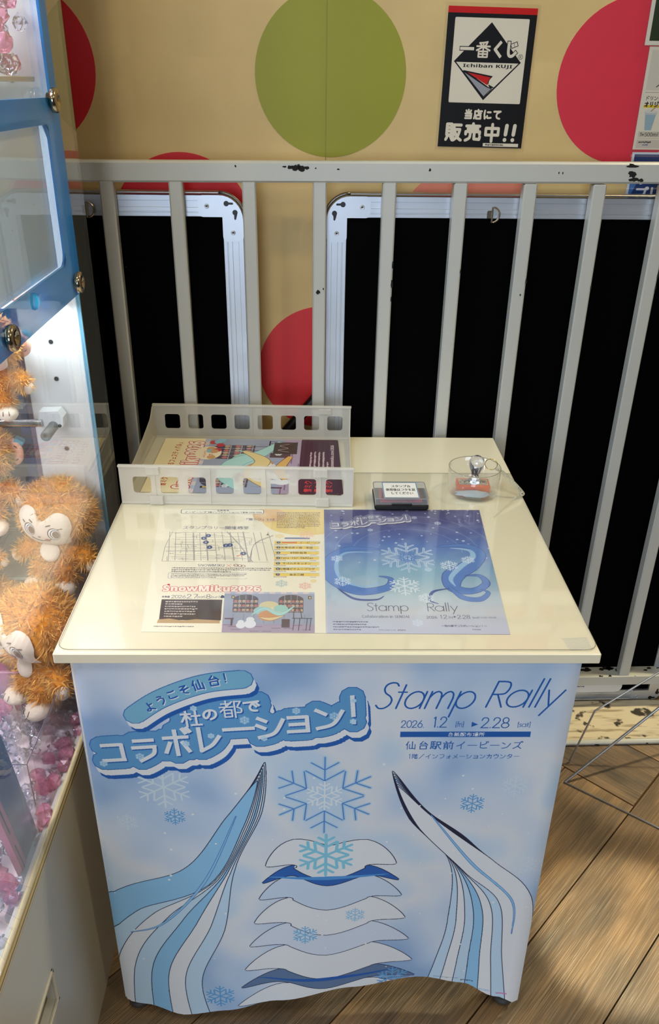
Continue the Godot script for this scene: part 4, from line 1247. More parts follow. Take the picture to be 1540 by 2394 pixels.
	var at := func(i: int, j: int) -> Array:
		var u := W * i / nx
		var lo: float = 0
		for k in low.size() - 1:
			if u >= low[k].x and u <= low[k + 1].x + 0.01:
				var f: float = (u - low[k].x) / (low[k + 1].x - low[k].x)
				lo = lerpf(low[k].y, low[k + 1].y, f * f * (3 - 2 * f))
		var v: float = lo * j / ny
		var curl: float = pow(float(j) / ny, 3.0)
		var z: float = -0.0035 + curl * ((lo - 605.0) / 1000.0 * 0.45) + 0.0012 * sin(u * 0.028) * pow(float(j) / ny, 2.0)
		var side: float = 0.0
		if u < 12: z -= pow((12 - u) / 12, 2.0) * 0.006
		if u > 563: z -= pow((u - 563) / 12, 2.0) * 0.006
		return [Vector3(0.0145 + u / 1000, T - 0.0142 - v / 1000, z), Vector2(u / W, v / H)]
	for i in nx:
		for j in ny:
			var a: Array = at.call(i, j + 1)
			var b: Array = at.call(i + 1, j + 1)
			var c: Array = at.call(i + 1, j)
			var d: Array = at.call(i, j)
			uvquad(st, a[0], b[0], c[0], d[0], a[1], b[1], c[1], d[1])
	var o := obj("banner", st, printed(p, 0.33), null)
	tag(o, "pale blue printed event banner with ribbons and lettering hanging on the table front", "poster")

# ------------------------------------------------------------------ things on the table
func sheet(called: String, p: Pic, q: Array, y: float, label: String, rough := 0.5) -> MeshInstance3D:
	# a lying sheet; q: far left, far right, near right, near left in x and z
	var st := mb()
	var n := 6
	var at := func(u: float, v: float) -> Vector3:
		var a: Vector2 = q[0].lerp(q[1], u).lerp(q[3].lerp(q[2], u), v)
		return Vector3(a.x, y, a.y)
	for i in n:
		for j in n:
			var u0 := float(i) / n
			var u1 := float(i + 1) / n
			var v0 := float(j) / n
			var v1 := float(j + 1) / n
			uvquad(st, at.call(u0, v1), at.call(u1, v1), at.call(u1, v0), at.call(u0, v0), Vector2(u0, v1), Vector2(u1, v1), Vector2(u1, v0), Vector2(u0, v0))
	for k in 4:
		var a: Vector2 = q[k]
		var b: Vector2 = q[(k + 1) % 4]
		st.set_uv(Vector2(0.01, 0.01))
		quad(st, Vector3(a.x, y, a.y), Vector3(b.x, y, b.y), Vector3(b.x, y - 0.00025, b.y), Vector3(a.x, y - 0.00025, a.y))
	var o := obj(called, st, printed(p, rough), null)
	tag(o, label, "flyer")
	return o

func blue_page() -> Pic:
	var p := Pic.new(1024, 1448, Vector2(210, 297), Color.WHITE)
	var g := Gradient.new()
	g.offsets = PackedFloat32Array([0, 0.10, 0.35, 0.55, 0.72, 0.85, 1.0])
	g.colors = PackedColorArray([Color(0.17, 0.14, 0.42), Color(0.20, 0.20, 0.50), Color(0.30, 0.47, 0.76), Color(0.50, 0.68, 0.80), Color(0.66, 0.76, 0.82), Color(0.77, 0.80, 0.85), Color(0.74, 0.76, 0.86)])
	var n := noise_image(40, 56, 0.07, 77, 4)
	var sm := Image.create_empty(40, 56, false, Image.FORMAT_RGBA8)
	for y in 56:
		for x in 40:
			var c := g.sample(y / 55.0)
			var k := n.get_pixel(x, y).r - 0.5
			var side := absf(x / 39.0 - 0.5)
			sm.set_pixel(x, y, c.lerp(Color(0.80, 0.84, 0.88), clampf(k * 0.7, 0, 0.5)).lerp(Color(0.22, 0.32, 0.62), clampf(side * 0.7 - 0.05, 0.0, 0.5) * (1.0 - y / 60.0)))
	sm.resize(1024, 1448, Image.INTERPOLATE_CUBIC)
	p.im.copy_from(sm)
	rng.seed = 5
	for k in 90:
		var r := rng.randf_range(0.4, 2.2)
		p.dot(Vector2(rng.randf() * 210, pow(rng.randf(), 1.6) * 150), r, r, Color(0.82, 0.87, 0.95, 0.75), 12)
	for r in [70.0, 92.0, 112.0]:
		var a := PackedVector2Array()
		for i in 41: a.append(Vector2(105 + cos(PI + PI * i / 40.0) * r, 120 + sin(PI + PI * i / 40.0) * r * 0.9))
		p.line(a, 0.5, Color(0.75, 0.84, 0.94, 0.55))
	# blue winter swirls either side, pale ribbons and a large snow crystal between
	var deep := Color(0.14, 0.26, 0.58)
	var mid := Color(0.28, 0.48, 0.78)
	var ice := Color(0.72, 0.82, 0.92)
	ribbon(p, [Vector2(70, 112), Vector2(30, 112), Vector2(6, 140), Vector2(10, 185), Vector2(40, 212), Vector2(74, 204), Vector2(80, 184), Vector2(66, 178)], [3, 12, 15, 18, 16, 12, 6, 1], mid, deep, 0.8)
	ribbon(p, [Vector2(60, 120), Vector2(26, 122), Vector2(14, 150), Vector2(20, 185), Vector2(46, 202), Vector2(68, 192)], [1, 4, 5, 5, 4, 1], Color(0.55, 0.72, 0.88), mid, 0.0)
	ribbon(p, [Vector2(14, 205), Vector2(34, 228), Vector2(60, 230), Vector2(70, 222)], [1, 4, 3, 0.5], deep, deep, 0.4)
	ribbon(p, [Vector2(140, 105), Vector2(180, 102), Vector2(196, 122), Vector2(182, 150), Vector2(158, 176), Vector2(156, 204), Vector2(178, 210), Vector2(196, 194), Vector2(190, 176), Vector2(172, 176)], [2, 10, 16, 24, 28, 18, 12, 10, 6, 1], mid, deep, 0.8)
	ribbon(p, [Vector2(160, 108), Vector2(184, 114), Vector2(186, 132), Vector2(168, 156), Vector2(154, 182), Vector2(158, 200)], [1, 5, 8, 8, 6, 1], Color(0.58, 0.74, 0.89), mid, 0.0)
	ribbon(p, [Vector2(150, 200), Vector2(164, 224), Vector2(184, 228), Vector2(196, 214), Vector2(188, 206)], [3, 9, 9, 5, 1], mid, deep, 0.6)
	ribbon(p, [Vector2(150, 205), Vector2(130, 212), Vector2(124, 230), Vector2(134, 238)], [1, 4, 3, 0.5], deep, deep, 0.4)
	p.flake(Vector2(104, 132), 36, 2.6, Color(0.80, 0.87, 0.94))
	p.flake(Vector2(104, 132), 36, 0.9, Color(0.45, 0.60, 0.80))
	p.flake(Vector2(104, 132), 13, 1.4, mid)
	p.flake(Vector2(96, 200), 20, 1.6, Color(0.84, 0.89, 0.94))
	p.flake(Vector2(120, 226), 10, 1.0, Color(0.84, 0.89, 0.94))
	for f in [[21, 190, 11], [15, 136, 8], [155, 152, 12], [180, 138, 9], [120, 24, 4], [150, 40, 5], [60, 60, 4], [106, 276, 7], [128, 162, 5]]:
		p.flake(Vector2(f[0], f[1]), f[2], f[2] * 0.1, Color(0.80, 0.87, 0.95))
	# lettering
	title_logo(p, Vector2(3, 1), 0.335, Color(0.44, 0.46, 0.62), Color(0.16, 0.16, 0.34), Color(0.85, 0.85, 0.90), false)
	var ink := Color(0.20, 0.24, 0.40)
	thin(p, "Stamp", 48, 237, 16, 0.9, ink, 0.0, 0.84)
	thin(p, "Rally", 119, 237, 16, 0.9, ink, 0.0, 0.95)
	latin(p, "Collaboration in SENDAI", 42, 261.5, 55, 5.4, ink)
	thin(p, "2026.", 117, 263, 4.6, 0.5, ink)
	thin(p, "1.2", 133, 260.5, 7, 0.6, ink)
	thin(p, "[fri]", 143, 263.5, 3.4, 0.35, ink)
	p.poly(PackedVector2Array([Vector2(149, 262), Vector2(152, 264), Vector2(149, 266)]), ink)
	thin(p, "2.28", 153, 260.5, 7, 0.6, ink)
	thin(p, "[sat]", 171, 263.5, 3.4, 0.35, ink)
	latin(p, "10:00-19:00", 178.5, 263.8, 20, 2.8, ink)
	kana(p, "〜杜の都でコラボレーション!〜", 133, 279.6, 3.5, 4.2, 0.5, ink, 3.5)
	for i in 3: greeking(p, 8, 274 + i * 5, [66, 60, 85][i], 1, 4.0, Color(0.28, 0.30, 0.44), rng)
	greeking(p, 8, 289, 50, 1, 3.6, Color(0.30, 0.32, 0.44), rng)
	latin(p, "www.piapro.net", 60, 289.2, 20, 2.4, Color(0.3, 0.32, 0.44))
	latin(p, "piapro", 82, 289, 9, 2.8, Color(0.10, 0.10, 0.2), true)
	greeking(p, 168, 287.6, 16, 1, 3.0, ink, rng)
	return p

func cafe(p: Pic, x: float, y: float, w: float, h: float) -> void:
	# painted shop front: awning, two arched windows, lamps, table and chairs, snowmen
	p.rect(x, y, w, h, Color(0.60, 0.64, 0.74))
	for i in 16:
		p.rect(x + w * i / 16.0, y, w / 16.0, h * 0.05, Color(0.70, 0.74, 0.84) if i % 2 else Color(0.84, 0.80, 0.82))
	for f in [0.10, 0.60]:
		var arch := PackedVector2Array([Vector2(x + w * f, y + h * 0.52), Vector2(x + w * f, y + h * 0.2)])
		for i in 9: arch.append(Vector2(x + w * (f + 0.14) - cos(PI * i / 8.0) * w * 0.14, y + h * 0.2 - sin(PI * i / 8.0) * h * 0.13))
		arch.append(Vector2(x + w * (f + 0.28), y + h * 0.52))
		p.poly(arch, Color(0.30, 0.27, 0.34))
		for r in 3:
			for i in 6: p.dot(Vector2(x + w * (f + 0.03 + i * 0.045), y + h * (0.24 + r * 0.11)), w * 0.02, h * 0.03, Color(0.78, 0.66, 0.56) if (i + r) % 3 else Color(0.75, 0.45, 0.45), 8)
			p.rect(x + w * f, y + h * (0.27 + r * 0.11), w * 0.28, h * 0.012, Color(0.66, 0.62, 0.62))
		for i in 5: p.rect(x + w * (f + i * 0.07) - w * 0.003, y + h * 0.08, w * 0.006, h * 0.44, Color(0.55, 0.62, 0.74))
	for i in 9: p.rect(x + w * i / 9.0, y + h * 0.56, w * 0.006, h * 0.22, Color(0.48, 0.52, 0.64))
	p.rect(x, y + h * 0.80, w, h * 0.20, Color(0.66, 0.60, 0.70))
	for i in 12: p.rect(x + w * fmod(i * 0.37, 1.0) * 0.9, y + h * (0.82 + (i % 5) * 0.035), w * 0.1, h * 0.012, Color(0.48, 0.40, 0.52))
	for f in [[0.30, 0.70, 0.045], [0.30, 0.80, 0.065], [0.20, 0.76, 0.035], [0.20, 0.83, 0.05]]:
		p.dot(Vector2(x + w * f[0], y + h * f[1]), w * f[2], h * f[2] * 1.5, Color(0.88, 0.90, 0.93))
	# a bunch of pastel ribbons and cakes before the windows
	for f in [[0.50, 0.36, 0.11, Color(0.84, 0.80, 0.66)], [0.42, 0.48, 0.09, Color(0.62, 0.80, 0.82)], [0.56, 0.50, 0.10, Color(0.90, 0.84, 0.72)], [0.50, 0.60, 0.12, Color(0.80, 0.58, 0.40)], [0.63, 0.42, 0.08, Color(0.60, 0.80, 0.78)]]:
		p.dot(Vector2(x + w * f[0], y + h * f[1]), w * f[2], h * f[2] * 1.1, f[3])
	ribbon(p, [Vector2(x + w * 0.30, y + h * 0.60), Vector2(x + w * 0.45, y + h * 0.42), Vector2(x + w * 0.62, y + h * 0.56), Vector2(x + w * 0.78, y + h * 0.36)], [1, w * 0.05, w * 0.06, 1], Color(0.66, 0.84, 0.84), Color(0.5, 0.66, 0.7), w * 0.004)
	ribbon(p, [Vector2(x + w * 0.40, y + h * 0.64), Vector2(x + w * 0.52, y + h * 0.68), Vector2(x + w * 0.66, y + h * 0.60)], [1, w * 0.06, 1], Color(0.88, 0.80, 0.62), Color(0.5, 0.36, 0.26), w * 0.004)
	# black table and chair
	var c := Color(0.16, 0.14, 0.18)
	p.line(PackedVector2Array([Vector2(x + w * 0.76, y + h * 0.66), Vector2(x + w * 0.97, y + h * 0.66)]), w * 0.012, c)
	for f in [0.78, 0.84, 0.92, 0.96]: p.line(PackedVector2Array([Vector2(x + w * f, y + h * 0.66), Vector2(x + w * (f - 0.015), y + h * 0.94)]), w * 0.008, c)
	p.line(smooth(PackedVector2Array([Vector2(x + w * 0.77, y + h * 0.66), Vector2(x + w * 0.78, y + h * 0.46), Vector2(x + w * 0.84, y + h * 0.44), Vector2(x + w * 0.86, y + h * 0.66)])), w * 0.008, c)
	p.rect(x + w * 0.64, y + h * 0.68, w * 0.09, h * 0.2, Color(0.34, 0.26, 0.28))
	p.rect(x + w * 0.02, y + h * 0.66, w * 0.1, h * 0.03, Color(0.35, 0.26, 0.32))
	p.rect(x + w * 0.09, y + h * 0.66, w * 0.02, h * 0.18, Color(0.35, 0.26, 0.32))
	for f in [0.08, 0.93]:
		p.rect(x + w * f, y + h * 0.1, w * 0.035, h * 0.08, Color(0.22, 0.2, 0.24))
		p.rect(x + w * (f + 0.008), y + h * 0.12, w * 0.02, h * 0.045, Color(0.85, 0.78, 0.5))

func puffy(p: Pic, text: String, x: float, y: float, w: float, h: float, white: Color, red: Color, turn := 0.0) -> void:
	# bubbly outlined headline letters
	for ps in [[red, 0.085], [white, 0.03]]:
		var o := outline(text, true)
		var lo: Vector2 = o[1]
		var size: Vector2 = o[2] - o[1]
		var r: float = ps[1] * h
		for a in 8:
			var off := Vector2.from_angle(TAU * a / 8.0) * r
			for t in o[0]:
				var q := PackedVector2Array()
				for v in t: q.append(Vector2(x, y) + ((v - lo) / size * Vector2(w, h) + off).rotated(turn))
				p.poly(q, ps[0])

func map_page() -> Pic:
	var paper := Color(0.93, 0.91, 0.84)
	var p := Pic.new(1024, 1448, Vector2(210, 297), paper)
	rng.seed = 13
	for k in 26:
		p.flake(Vector2(rng.randf_range(20, 140), rng.randf_range(16, 70)), rng.randf_range(3, 7), 0.5, Color(0.88, 0.86, 0.79))
	p.dot(Vector2(185, 30), 54, 46, Color(0.92, 0.83, 0.55), 48)
	p.dot(Vector2(140, 18), 21, 22, Color(0.88, 0.74, 0.56), 40)
	p.flake(Vector2(130, 16), 9, 0.8, Color(0.92, 0.84, 0.70))
	var navy := Color(0.13, 0.20, 0.38)
	var ink := Color(0.25, 0.24, 0.26)
	# boxed note at the head
	var rr := PackedVector2Array()
	for v in round_rect(106, 13, 3): rr.append(v + Vector2(80, 8))
	p.poly(rr, navy)
	rr = PackedVector2Array()
	for v in round_rect(104.4, 11.4, 2.4): rr.append(v + Vector2(80, 8))
	p.poly(rr, Color(0.94, 0.93, 0.88))
	kana(p, "台紙見本", 73, 2.8, 3.6, 3.8, 0.55, Color(0.1, 0.1, 0.12), 4.0)
	kana(p, "イービーンズ", 32, 8.0, 4.4, 4.2, 0.6, Color(0.1, 0.1, 0.12), 4.7)
	latin(p, "1", 61, 8.2, 1.8, 4, Color(0.1, 0.1, 0.12), true)
	kana(p, "階インフォメーションにて配布", 63.5, 8.0, 3.4, 4.2, 0.5, Color(0.1, 0.1, 0.12), 3.55)
	latin(p, "(10:00-19:00)", 114, 8.2, 16.5, 4.2, Color(0.1, 0.1, 0.12), true)
	kana(p, "「雪ミク」とは", 108, 27.5, 6.2, 7, 0.7, Color(0.35, 0.30, 0.42), 5.6)
	greeking(p, 150, 9, 54, 11, 4.4, Color(0.42, 0.37, 0.36), rng)
	kana(p, "スタンプラリー開催概要", 32, 51, 7.4, 9.5, 0.75, Color(0.34, 0.36, 0.48), 7.6)
	# street map
	var road := Color(0.62, 0.61, 0.60)
	for i in 14:
		var x := 16.0 + i * 9.4 + rng.randf_range(-2, 2)
		var big: bool = i in [3, 5, 8, 10]
		p.line(PackedVector2Array([Vector2(x, 67 + rng.randf() * 4), Vector2(x + 3 + i * 0.6, 146 - rng.randf() * 4)]), 1.5 if big else 0.8, road)
	for i in 12:
		var y := 70.0 + i * 6.4 + rng.randf_range(-1.5, 1.5)
		var x0 := 13.0 + rng.randf() * 26
		p.line(PackedVector2Array([Vector2(x0, y), Vector2(x0 + rng.randf_range(50, 128 - x0), y + rng.randf_range(-3, 4))]), 1.3 if i in [5, 8] else 0.8, road)
	for i in 40:
		var a := Vector2(rng.randf_range(16, 134), rng.randf_range(70, 142))
		var d := Vector2(rng.randf_range(6, 14), rng.randf_range(-2, 2)) if i % 2 else Vector2(rng.randf_range(-1, 2), rng.randf_range(6, 13))
		p.line(PackedVector2Array([a, a + d]), 0.7, road)
	p.line(PackedVector2Array([Vector2(20, 67), Vector2(13, 110), Vector2(12, 145), Vector2(142, 146)]), 0.7, road)
	for k in 2:
		p.line(smooth(PackedVector2Array([Vector2(146, 76 + k * 2), Vector2(128, 92 + k * 2), Vector2(121, 110), Vector2(118 + k * 1.5, 146)])), 0.6, Color(0.3, 0.3, 0.32))
	p.line(PackedVector2Array([Vector2(88, 67), Vector2(104, 100), Vector2(122, 146)]), 1.5, road)
	for q in [[65, 78, "7"], [60, 85, "6"], [63, 96, "5"], [68, 109, "4"], [88, 104, "2"], [93, 103, "3"], [110, 125, "1"]]:
		p.dot(Vector2(q[0], q[1]), 3.6, 4.6, Color(0.16, 0.26, 0.50))
		latin(p, q[2], q[0] - 1.0, q[1] - 2, 2, 4, Color(0.9, 0.9, 0.9), true)
	p.line(PackedVector2Array([Vector2(103, 131), Vector2(108, 128)]), 1.8, Color(0.85, 0.5, 0.25))
	for q in [[45, 80], [46, 106], [20, 125], [92, 95], [60, 134], [78, 128], [100, 118]]:
		greeking(p, q[0], q[1], 9, 1, 2.4, Color(0.3, 0.3, 0.32), rng)
	p.poly(PackedVector2Array([Vector2(137.4, 76), Vector2(139, 71), Vector2(140.6, 76)]), Color(0.2, 0.2, 0.2))
	latin(p, "SNOWMIKU", 56, 151.5, 32, 6, navy)
	p.line(PackedVector2Array([Vector2(91, 152), Vector2(96, 158)]), 0.6, Color(0.85, 0.5, 0.4))
	p.line(PackedVector2Array([Vector2(96, 152), Vector2(91, 158)]), 0.6, Color(0.85, 0.5, 0.4))
	for q in [Vector2(102, 154), Vector2(107, 155), Vector2(111, 156)]:
		p.ring(q, 2.4, 0.9, Color(0.45, 0.22, 0.16))
	greeking(p, 25, 160, 118, 3, 4.2, Color(0.30, 0.30, 0.34), rng)
	rr = PackedVector2Array()
	for v in round_rect(94, 14, 2): rr.append(v + Vector2(69, 179))
	p.line(rr, 0.5, Color(0.45, 0.5, 0.6))
	greeking(p, 25, 174.5, 88, 3, 3.6, Color(0.34, 0.36, 0.42), rng)
	# list of places
	rr = PackedVector2Array()
	for v in round_rect(32, 4.2, 2): rr.append(v + Vector2(176, 84))
	p.poly(rr, Color(0.42, 0.46, 0.66))
	var rows := ["イービーンズ", "お茶の井ヶ田 本店", "", "マッシュ・マスノ・アルバジョン", "マゴハチキッチン", "北海道どさんこプラザ", "仙台三越"]
	for i in 7:
		var y := 92.0 + i * 13.3
		p.rect(148, y, 55, 7.2, Color(0.93, 0.80, 0.36))
		p.line(PackedVector2Array([Vector2(148, y - 0.4), Vector2(165, y + 0.4), Vector2(182, y - 0.5), Vector2(203, y)]), 1.0, Color(0.62, 0.80, 0.84))
		p.dot(Vector2(153, y + 3.6), 2.6, 2.8, navy)
		latin(p, str(i + 1), 152.3, y + 2, 1.4, 3.2, Color.WHITE, true)
		if i == 0: p.rect(157, y + 1.8, 19, 3.4, Color(0.85, 0.42, 0.25))
		if i == 2:
			latin(p, "6100", 168, y + 1.4, 10, 4.2, Color(0.15, 0.14, 0.14), true)
			kana(p, "仙台", 179, y + 1.2, 4.4, 4.6, 0.6, Color(0.15, 0.14, 0.14))
		var wch := 4.4 if i != 3 else 2.7
		kana(p, rows[i], 179 if i == 0 else (176 - rows[i].length() * wch * 0.5), y + 1.3, wch * 0.92, 4.6, 0.55, Color(0.15, 0.14, 0.14), wch)
		greeking(p, 148, y + 8.2, 24, 1, 3.0, Color(0.38, 0.36, 0.36), rng)
		greeking(p, 192, y + 8.6, 11, 1, 2.6, Color(0.45, 0.42, 0.42), rng)
	for f in [[158, 196, 8, Color(0.66, 0.76, 0.78)], [186, 201, 8, Color(0.90, 0.70, 0.66)], [188, 74, 10, Color(0.93, 0.74, 0.62)], [154, 78, 6, Color(0.92, 0.84, 0.62)], [196, 190, 4, Color(0.92, 0.84, 0.62)]]:
		p.flake(Vector2(f[0], f[1]), f[2], 0.9, f[3])
	# headline and lower part
	puffy(p, "SnowMiku2026", 18, 201, 115, 13.5, Color(0.95, 0.92, 0.88), Color(0.80, 0.30, 0.32))
	p.dot(Vector2(24, 200), 1.6, 1.8, Color(0.75, 0.12, 0.12))
	thin(p, "2026.", 29, 223, 6.4, 0.55, navy)
	thin(p, "2.7", 47, 221, 8.6, 0.7, navy)
	thin(p, "[sat]", 59, 224, 4.4, 0.4, navy)
	thin(p, "8", 69.5, 221, 8.6, 0.7, navy)
	thin(p, "[sun]", 75.5, 224, 4.4, 0.4, navy)
	kana(p, "北海道", 17.5, 224.5, 3, 4, 0.45, navy, 3.3)
	p.poly(PackedVector2Array([Vector2(86, 226), Vector2(88, 222), Vector2(91, 224), Vector2(92, 228), Vector2(87, 229)]), navy)
	p.rect(18, 232, 71, 42, Color(0.19, 0.11, 0.15))
	p.poly(PackedVector2Array([Vector2(17, 273), Vector2(30, 271), Vector2(45, 275), Vector2(60, 272), Vector2(88, 274), Vector2(88, 280), Vector2(16, 280)]), Color(0.74, 0.62, 0.46))
	for i in 7: greeking(p, 23, 235.5 + i * 5.0, [60, 34, 58, 60, 58, 60, 36][i], 1, 4.6, Color(0.80, 0.76, 0.74), rng)
	cafe(p, 91, 215, 106, 82)
	greeking(p, 13, 285.5, 74, 1, 3.4, Color(0.35, 0.33, 0.33), rng)
	return p

func on_table() -> void:
	var L := [Vector2(0.0605, -0.3432), Vector2(0.3008, -0.3430), Vector2(0.3004, -0.038), Vector2(0.0897, -0.0401)]
	var R := [Vector2(0.3011, -0.3427), Vector2(0.5309, -0.3434), Vector2(0.5112, -0.0359), Vector2(0.3006, -0.038)]
	sheet("map_flyer", map_page(), L, T + 0.0005, "cream flyer with a street map and yellow list of places under the clear mat")
	sheet("event_flyer", blue_page(), R, T + 0.0005, "purple and blue flyer with winter swirls under the clear mat by the ink pad")
	var tp := Pic.new(128, 128, Vector2(30, 24), Color(0.86, 0.85, 0.79))
	for i in 9: tp.rect(1, 1 + i * 2.6, 28, 0.6, Color(0.70, 0.69, 0.64))
	var tape := sheet("tape_patch", tp, [Vector2(0.569, -0.0290), Vector2(0.5985, -0.0310), Vector2(0.5985, -0.0088), Vector2(0.5719, -0.0062)], T + 0.0004, "small grey ruled tape patch at the near right corner of the tabletop", 0.5)
	tape.set_meta("category", "tape")
	var st := mb()
	var o2 := round_rect(0.6015, 0.463, 0.014, 8, Vector2(0.3035, 0.2375), [0, 0, 1, 1])
	plate(st, o2, 0.0, -0.0011, Transform3D(Basis(Vector3.RIGHT, -PI / 2), Vector3(0, T + 0.0018, 0)))
	var m := obj("clear_mat", st, pane(Color(0.97, 0.98, 0.96), 0.03, 0.06), null)
	tag(m, "clear vinyl mat with rounded corners covering the front of the tabletop", "mat")
	# a thin dark line round the edge of the mat
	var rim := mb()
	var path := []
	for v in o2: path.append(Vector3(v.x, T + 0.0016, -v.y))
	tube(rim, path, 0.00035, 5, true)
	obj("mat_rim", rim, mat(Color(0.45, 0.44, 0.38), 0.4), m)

func tray() -> void:
	var fr := StandardMaterial3D.new()
	fr.albedo_color = Color(0.88, 0.87, 0.83, 0.48)
	fr.transparency = BaseMaterial3D.TRANSPARENCY_ALPHA
	fr.roughness = 0.42
	fr.cull_mode = BaseMaterial3D.CULL_DISABLED
	M.frosted = fr
	var W := 0.342
	var D := 0.254
	var H := 0.061
	var t := thing("letter_tray", "frosted white plastic letter tray with square openings on the tabletop's left side", "tray", Vector3(0.002, T + 0.0005, -0.3605), -0.022)
	obj("tray_floor", boxed(Vector3(W / 2, 0.0012, -D / 2), Vector3(W - 0.004, 0.002, D - 0.004), 0.0005), fr, t)
	for back in 2:
		var st := mb()
		var holes := []
		for i in 8: holes.append([W * (0.056 + i * 0.118), H * 0.29, W * 0.077, H * 0.44])
		holed_plate(st, W, H, 0.0022, holes, 0.0045)
		var o := obj("back_wall" if back else "front_wall", st, fr, t, Vector3(0, 0, -D if back else 0.0))
		var rimt := mb()
		box(rimt, Vector3(W / 2, H, 0), Vector3(W + 0.002, 0.004, 0.006), 0.001)
		box(rimt, Vector3(W / 2, 0.002, 0), Vector3(W, 0.004, 0.005), 0.001)
		obj("rim", rimt, fr, o)
		for f in ([0.5] if back else [0.152, 0.387, 0.624, 0.859]):
			obj("rib", boxed(Vector3(W * f, H / 2, 0.0015), Vector3(0.0014, H - 0.004, 0.0022), 0.0003), fr, o)
		if not back:
			for f in [0.145, 0.860]:
				obj("clip", boxed(Vector3(W * f, H - 0.006, 0.0025), Vector3(0.020, 0.013, 0.005), 0.001), fr, o)
				obj("clip", boxed(Vector3(W * (f + 0.008), 0.008, 0.003), Vector3(0.020, 0.014, 0.006), 0.001), fr, o)
		else:
			obj("clip", boxed(Vector3(W * 0.87, H - 0.008, 0.002), Vector3(0.022, 0.010, 0.004), 0.001), fr, o)
	for right in 2:
		var top := PackedVector2Array([Vector2(0, 0), Vector2(D, 0), Vector2(D, H)])
		var curve := [Vector2(D - 0.012, H), Vector2(D - 0.03, 0.049), Vector2(D - 0.055, 0.044), Vector2(D * 0.5, 0.034), Vector2(0.06, 0.030), Vector2(0.03, 0.036), Vector2(0.022, 0.050), Vector2(0.012, 0.056)]
		if right: curve = [Vector2(D - 0.01, H), Vector2(D - 0.014, 0.03), Vector2(D - 0.03, 0.016), Vector2(D * 0.5, 0.012), Vector2(0.03, 0.016), Vector2(0.014, 0.03), Vector2(0.01, 0.056)]
		top.append_array(smooth(PackedVector2Array(curve), false, 5))
		top.append(Vector2(0, H))
		var st := mb()
		plate(st, top, 0.0011, -0.0011, Transform3D(Basis(Vector3(0, 0, -1), Vector3(0, 1, 0), Vector3(1, 0, 0)), Vector3(W - 0.0015 if right else 0.0015, 0, 0)))
		obj("side_wall", st, fr, t)
	# flyers lying in the tray, heads to the left
	var p := Pic.new(1024, 1448, Vector2(210, 297), Color(0.93, 0.89, 0.74))
	rng.seed = 9
	kana(p, "「雪ミクを応援するフェスティバル」", 12, 22, 9, 11, 1.3, Color(0.72, 0.20, 0.18), 11)
	p.rect(20, 50, 180, 18, Color(0.90, 0.82, 0.70))
	cafe(p, 0, 70, 210, 170)
	puffy(p, "SnowMiku2026", 14, 43, 184, 27, Color(0.94, 0.90, 0.84), Color(0.74, 0.22, 0.22))
	p.dot(Vector2(150, 82), 27, 22, Color(0.93, 0.88, 0.78), 30)
	latin(p, "2.7", 132, 84, 14, 7, Color(0.72, 0.2, 0.18), true)
	latin(p, "-2.8", 148, 84, 16, 7, Color(0.72, 0.2, 0.18), true)
	kana(p, "メインイベント", 132, 74, 4.4, 5, 0.7, Color(0.72, 0.2, 0.18))
	for k in 9: p.dot(Vector2(rng.randf_range(110, 205), rng.randf_range(84, 100)), 8, 7, [Color(0.75, 0.25, 0.3), Color(0.55, 0.75, 0.85), Color(0.80, 0.62, 0.45)][k % 3])
	ribbon(p, [Vector2(10, 150), Vector2(60, 120), Vector2(110, 130), Vector2(150, 170), Vector2(200, 200)], [8, 26, 34, 24, 8], Color(0.66, 0.84, 0.84), Color(0.45, 0.62, 0.66), 1.2)
	ribbon(p, [Vector2(20, 190), Vector2(70, 160), Vector2(120, 175), Vector2(160, 140)], [8, 24, 26, 6], Color(0.88, 0.80, 0.58), Color(0.55, 0.40, 0.25), 1.2)
	ribbon(p, [Vector2(50, 215), Vector2(90, 205), Vector2(140, 220)], [8, 20, 8], Color(0.84, 0.68, 0.40), Color(0.45, 0.28, 0.18), 1.2)
	p.dot(Vector2(64, 176), 22, 16, Color(0.90, 0.88, 0.86), 30)
	for k in 7: p.flake(Vector2(rng.randf_range(20, 200), rng.randf_range(110, 235)), 6, 0.9, Color(0.88, 0.92, 0.94))
	p.rect(150, 190, 48, 40, Color(0.25, 0.22, 0.20))
	p.line(smooth(PackedVector2Array([Vector2(158, 216), Vector2(166, 198), Vector2(174, 214), Vector2(184, 200), Vector2(192, 216)])), 1.0, Color(0.78, 0.76, 0.72))
	p.rect(0, 236, 210, 61, Color(0.25, 0.12, 0.20))
	for i in 6: p.rect(0, 240 + i * 9.0, 210, 0.8, Color(0.34, 0.18, 0.26))
	for k in 3:
		kana(p, "雪ミク", 8 + k * 0, 246 + k * 16, 12, 12, 1.6, Color(0.80, 0.22, 0.24), 14)
	greeking(p, 60, 252, 100, 5, 7, Color(0.78, 0.70, 0.72), rng)
	latin(p, "snowmiku.com/2026", 100, 286, 90, 6, Color(0.84, 0.78, 0.78), true)
	for k in 4:
		var c := Vector2(0.181 - 0.002 * k, -0.4885 + 0.0035 * (k % 2) - 0.003 * (k / 2))
		var a := 0.012 * (k - 1)
		var ux := Vector2(0, -1).rotated(a) * 0.105
		var vx := Vector2(1, 0).rotated(a) * 0.1485
		var q := [c - ux - vx, c + ux - vx, c + ux + vx, c - ux + vx]
		var o := sheet("loose_flyer", p, q, T + 0.0045 + 0.0006 * k, ["lowest of the colourful festival flyers stacked in the letter tray", "second from the bottom of the festival flyers stacked in the letter tray", "festival flyer just under the top one in the letter tray", "topmost colourful festival flyer lying sideways in the letter tray"][k], 0.4)
		o.set_meta("group", "festival flyers in the letter tray")

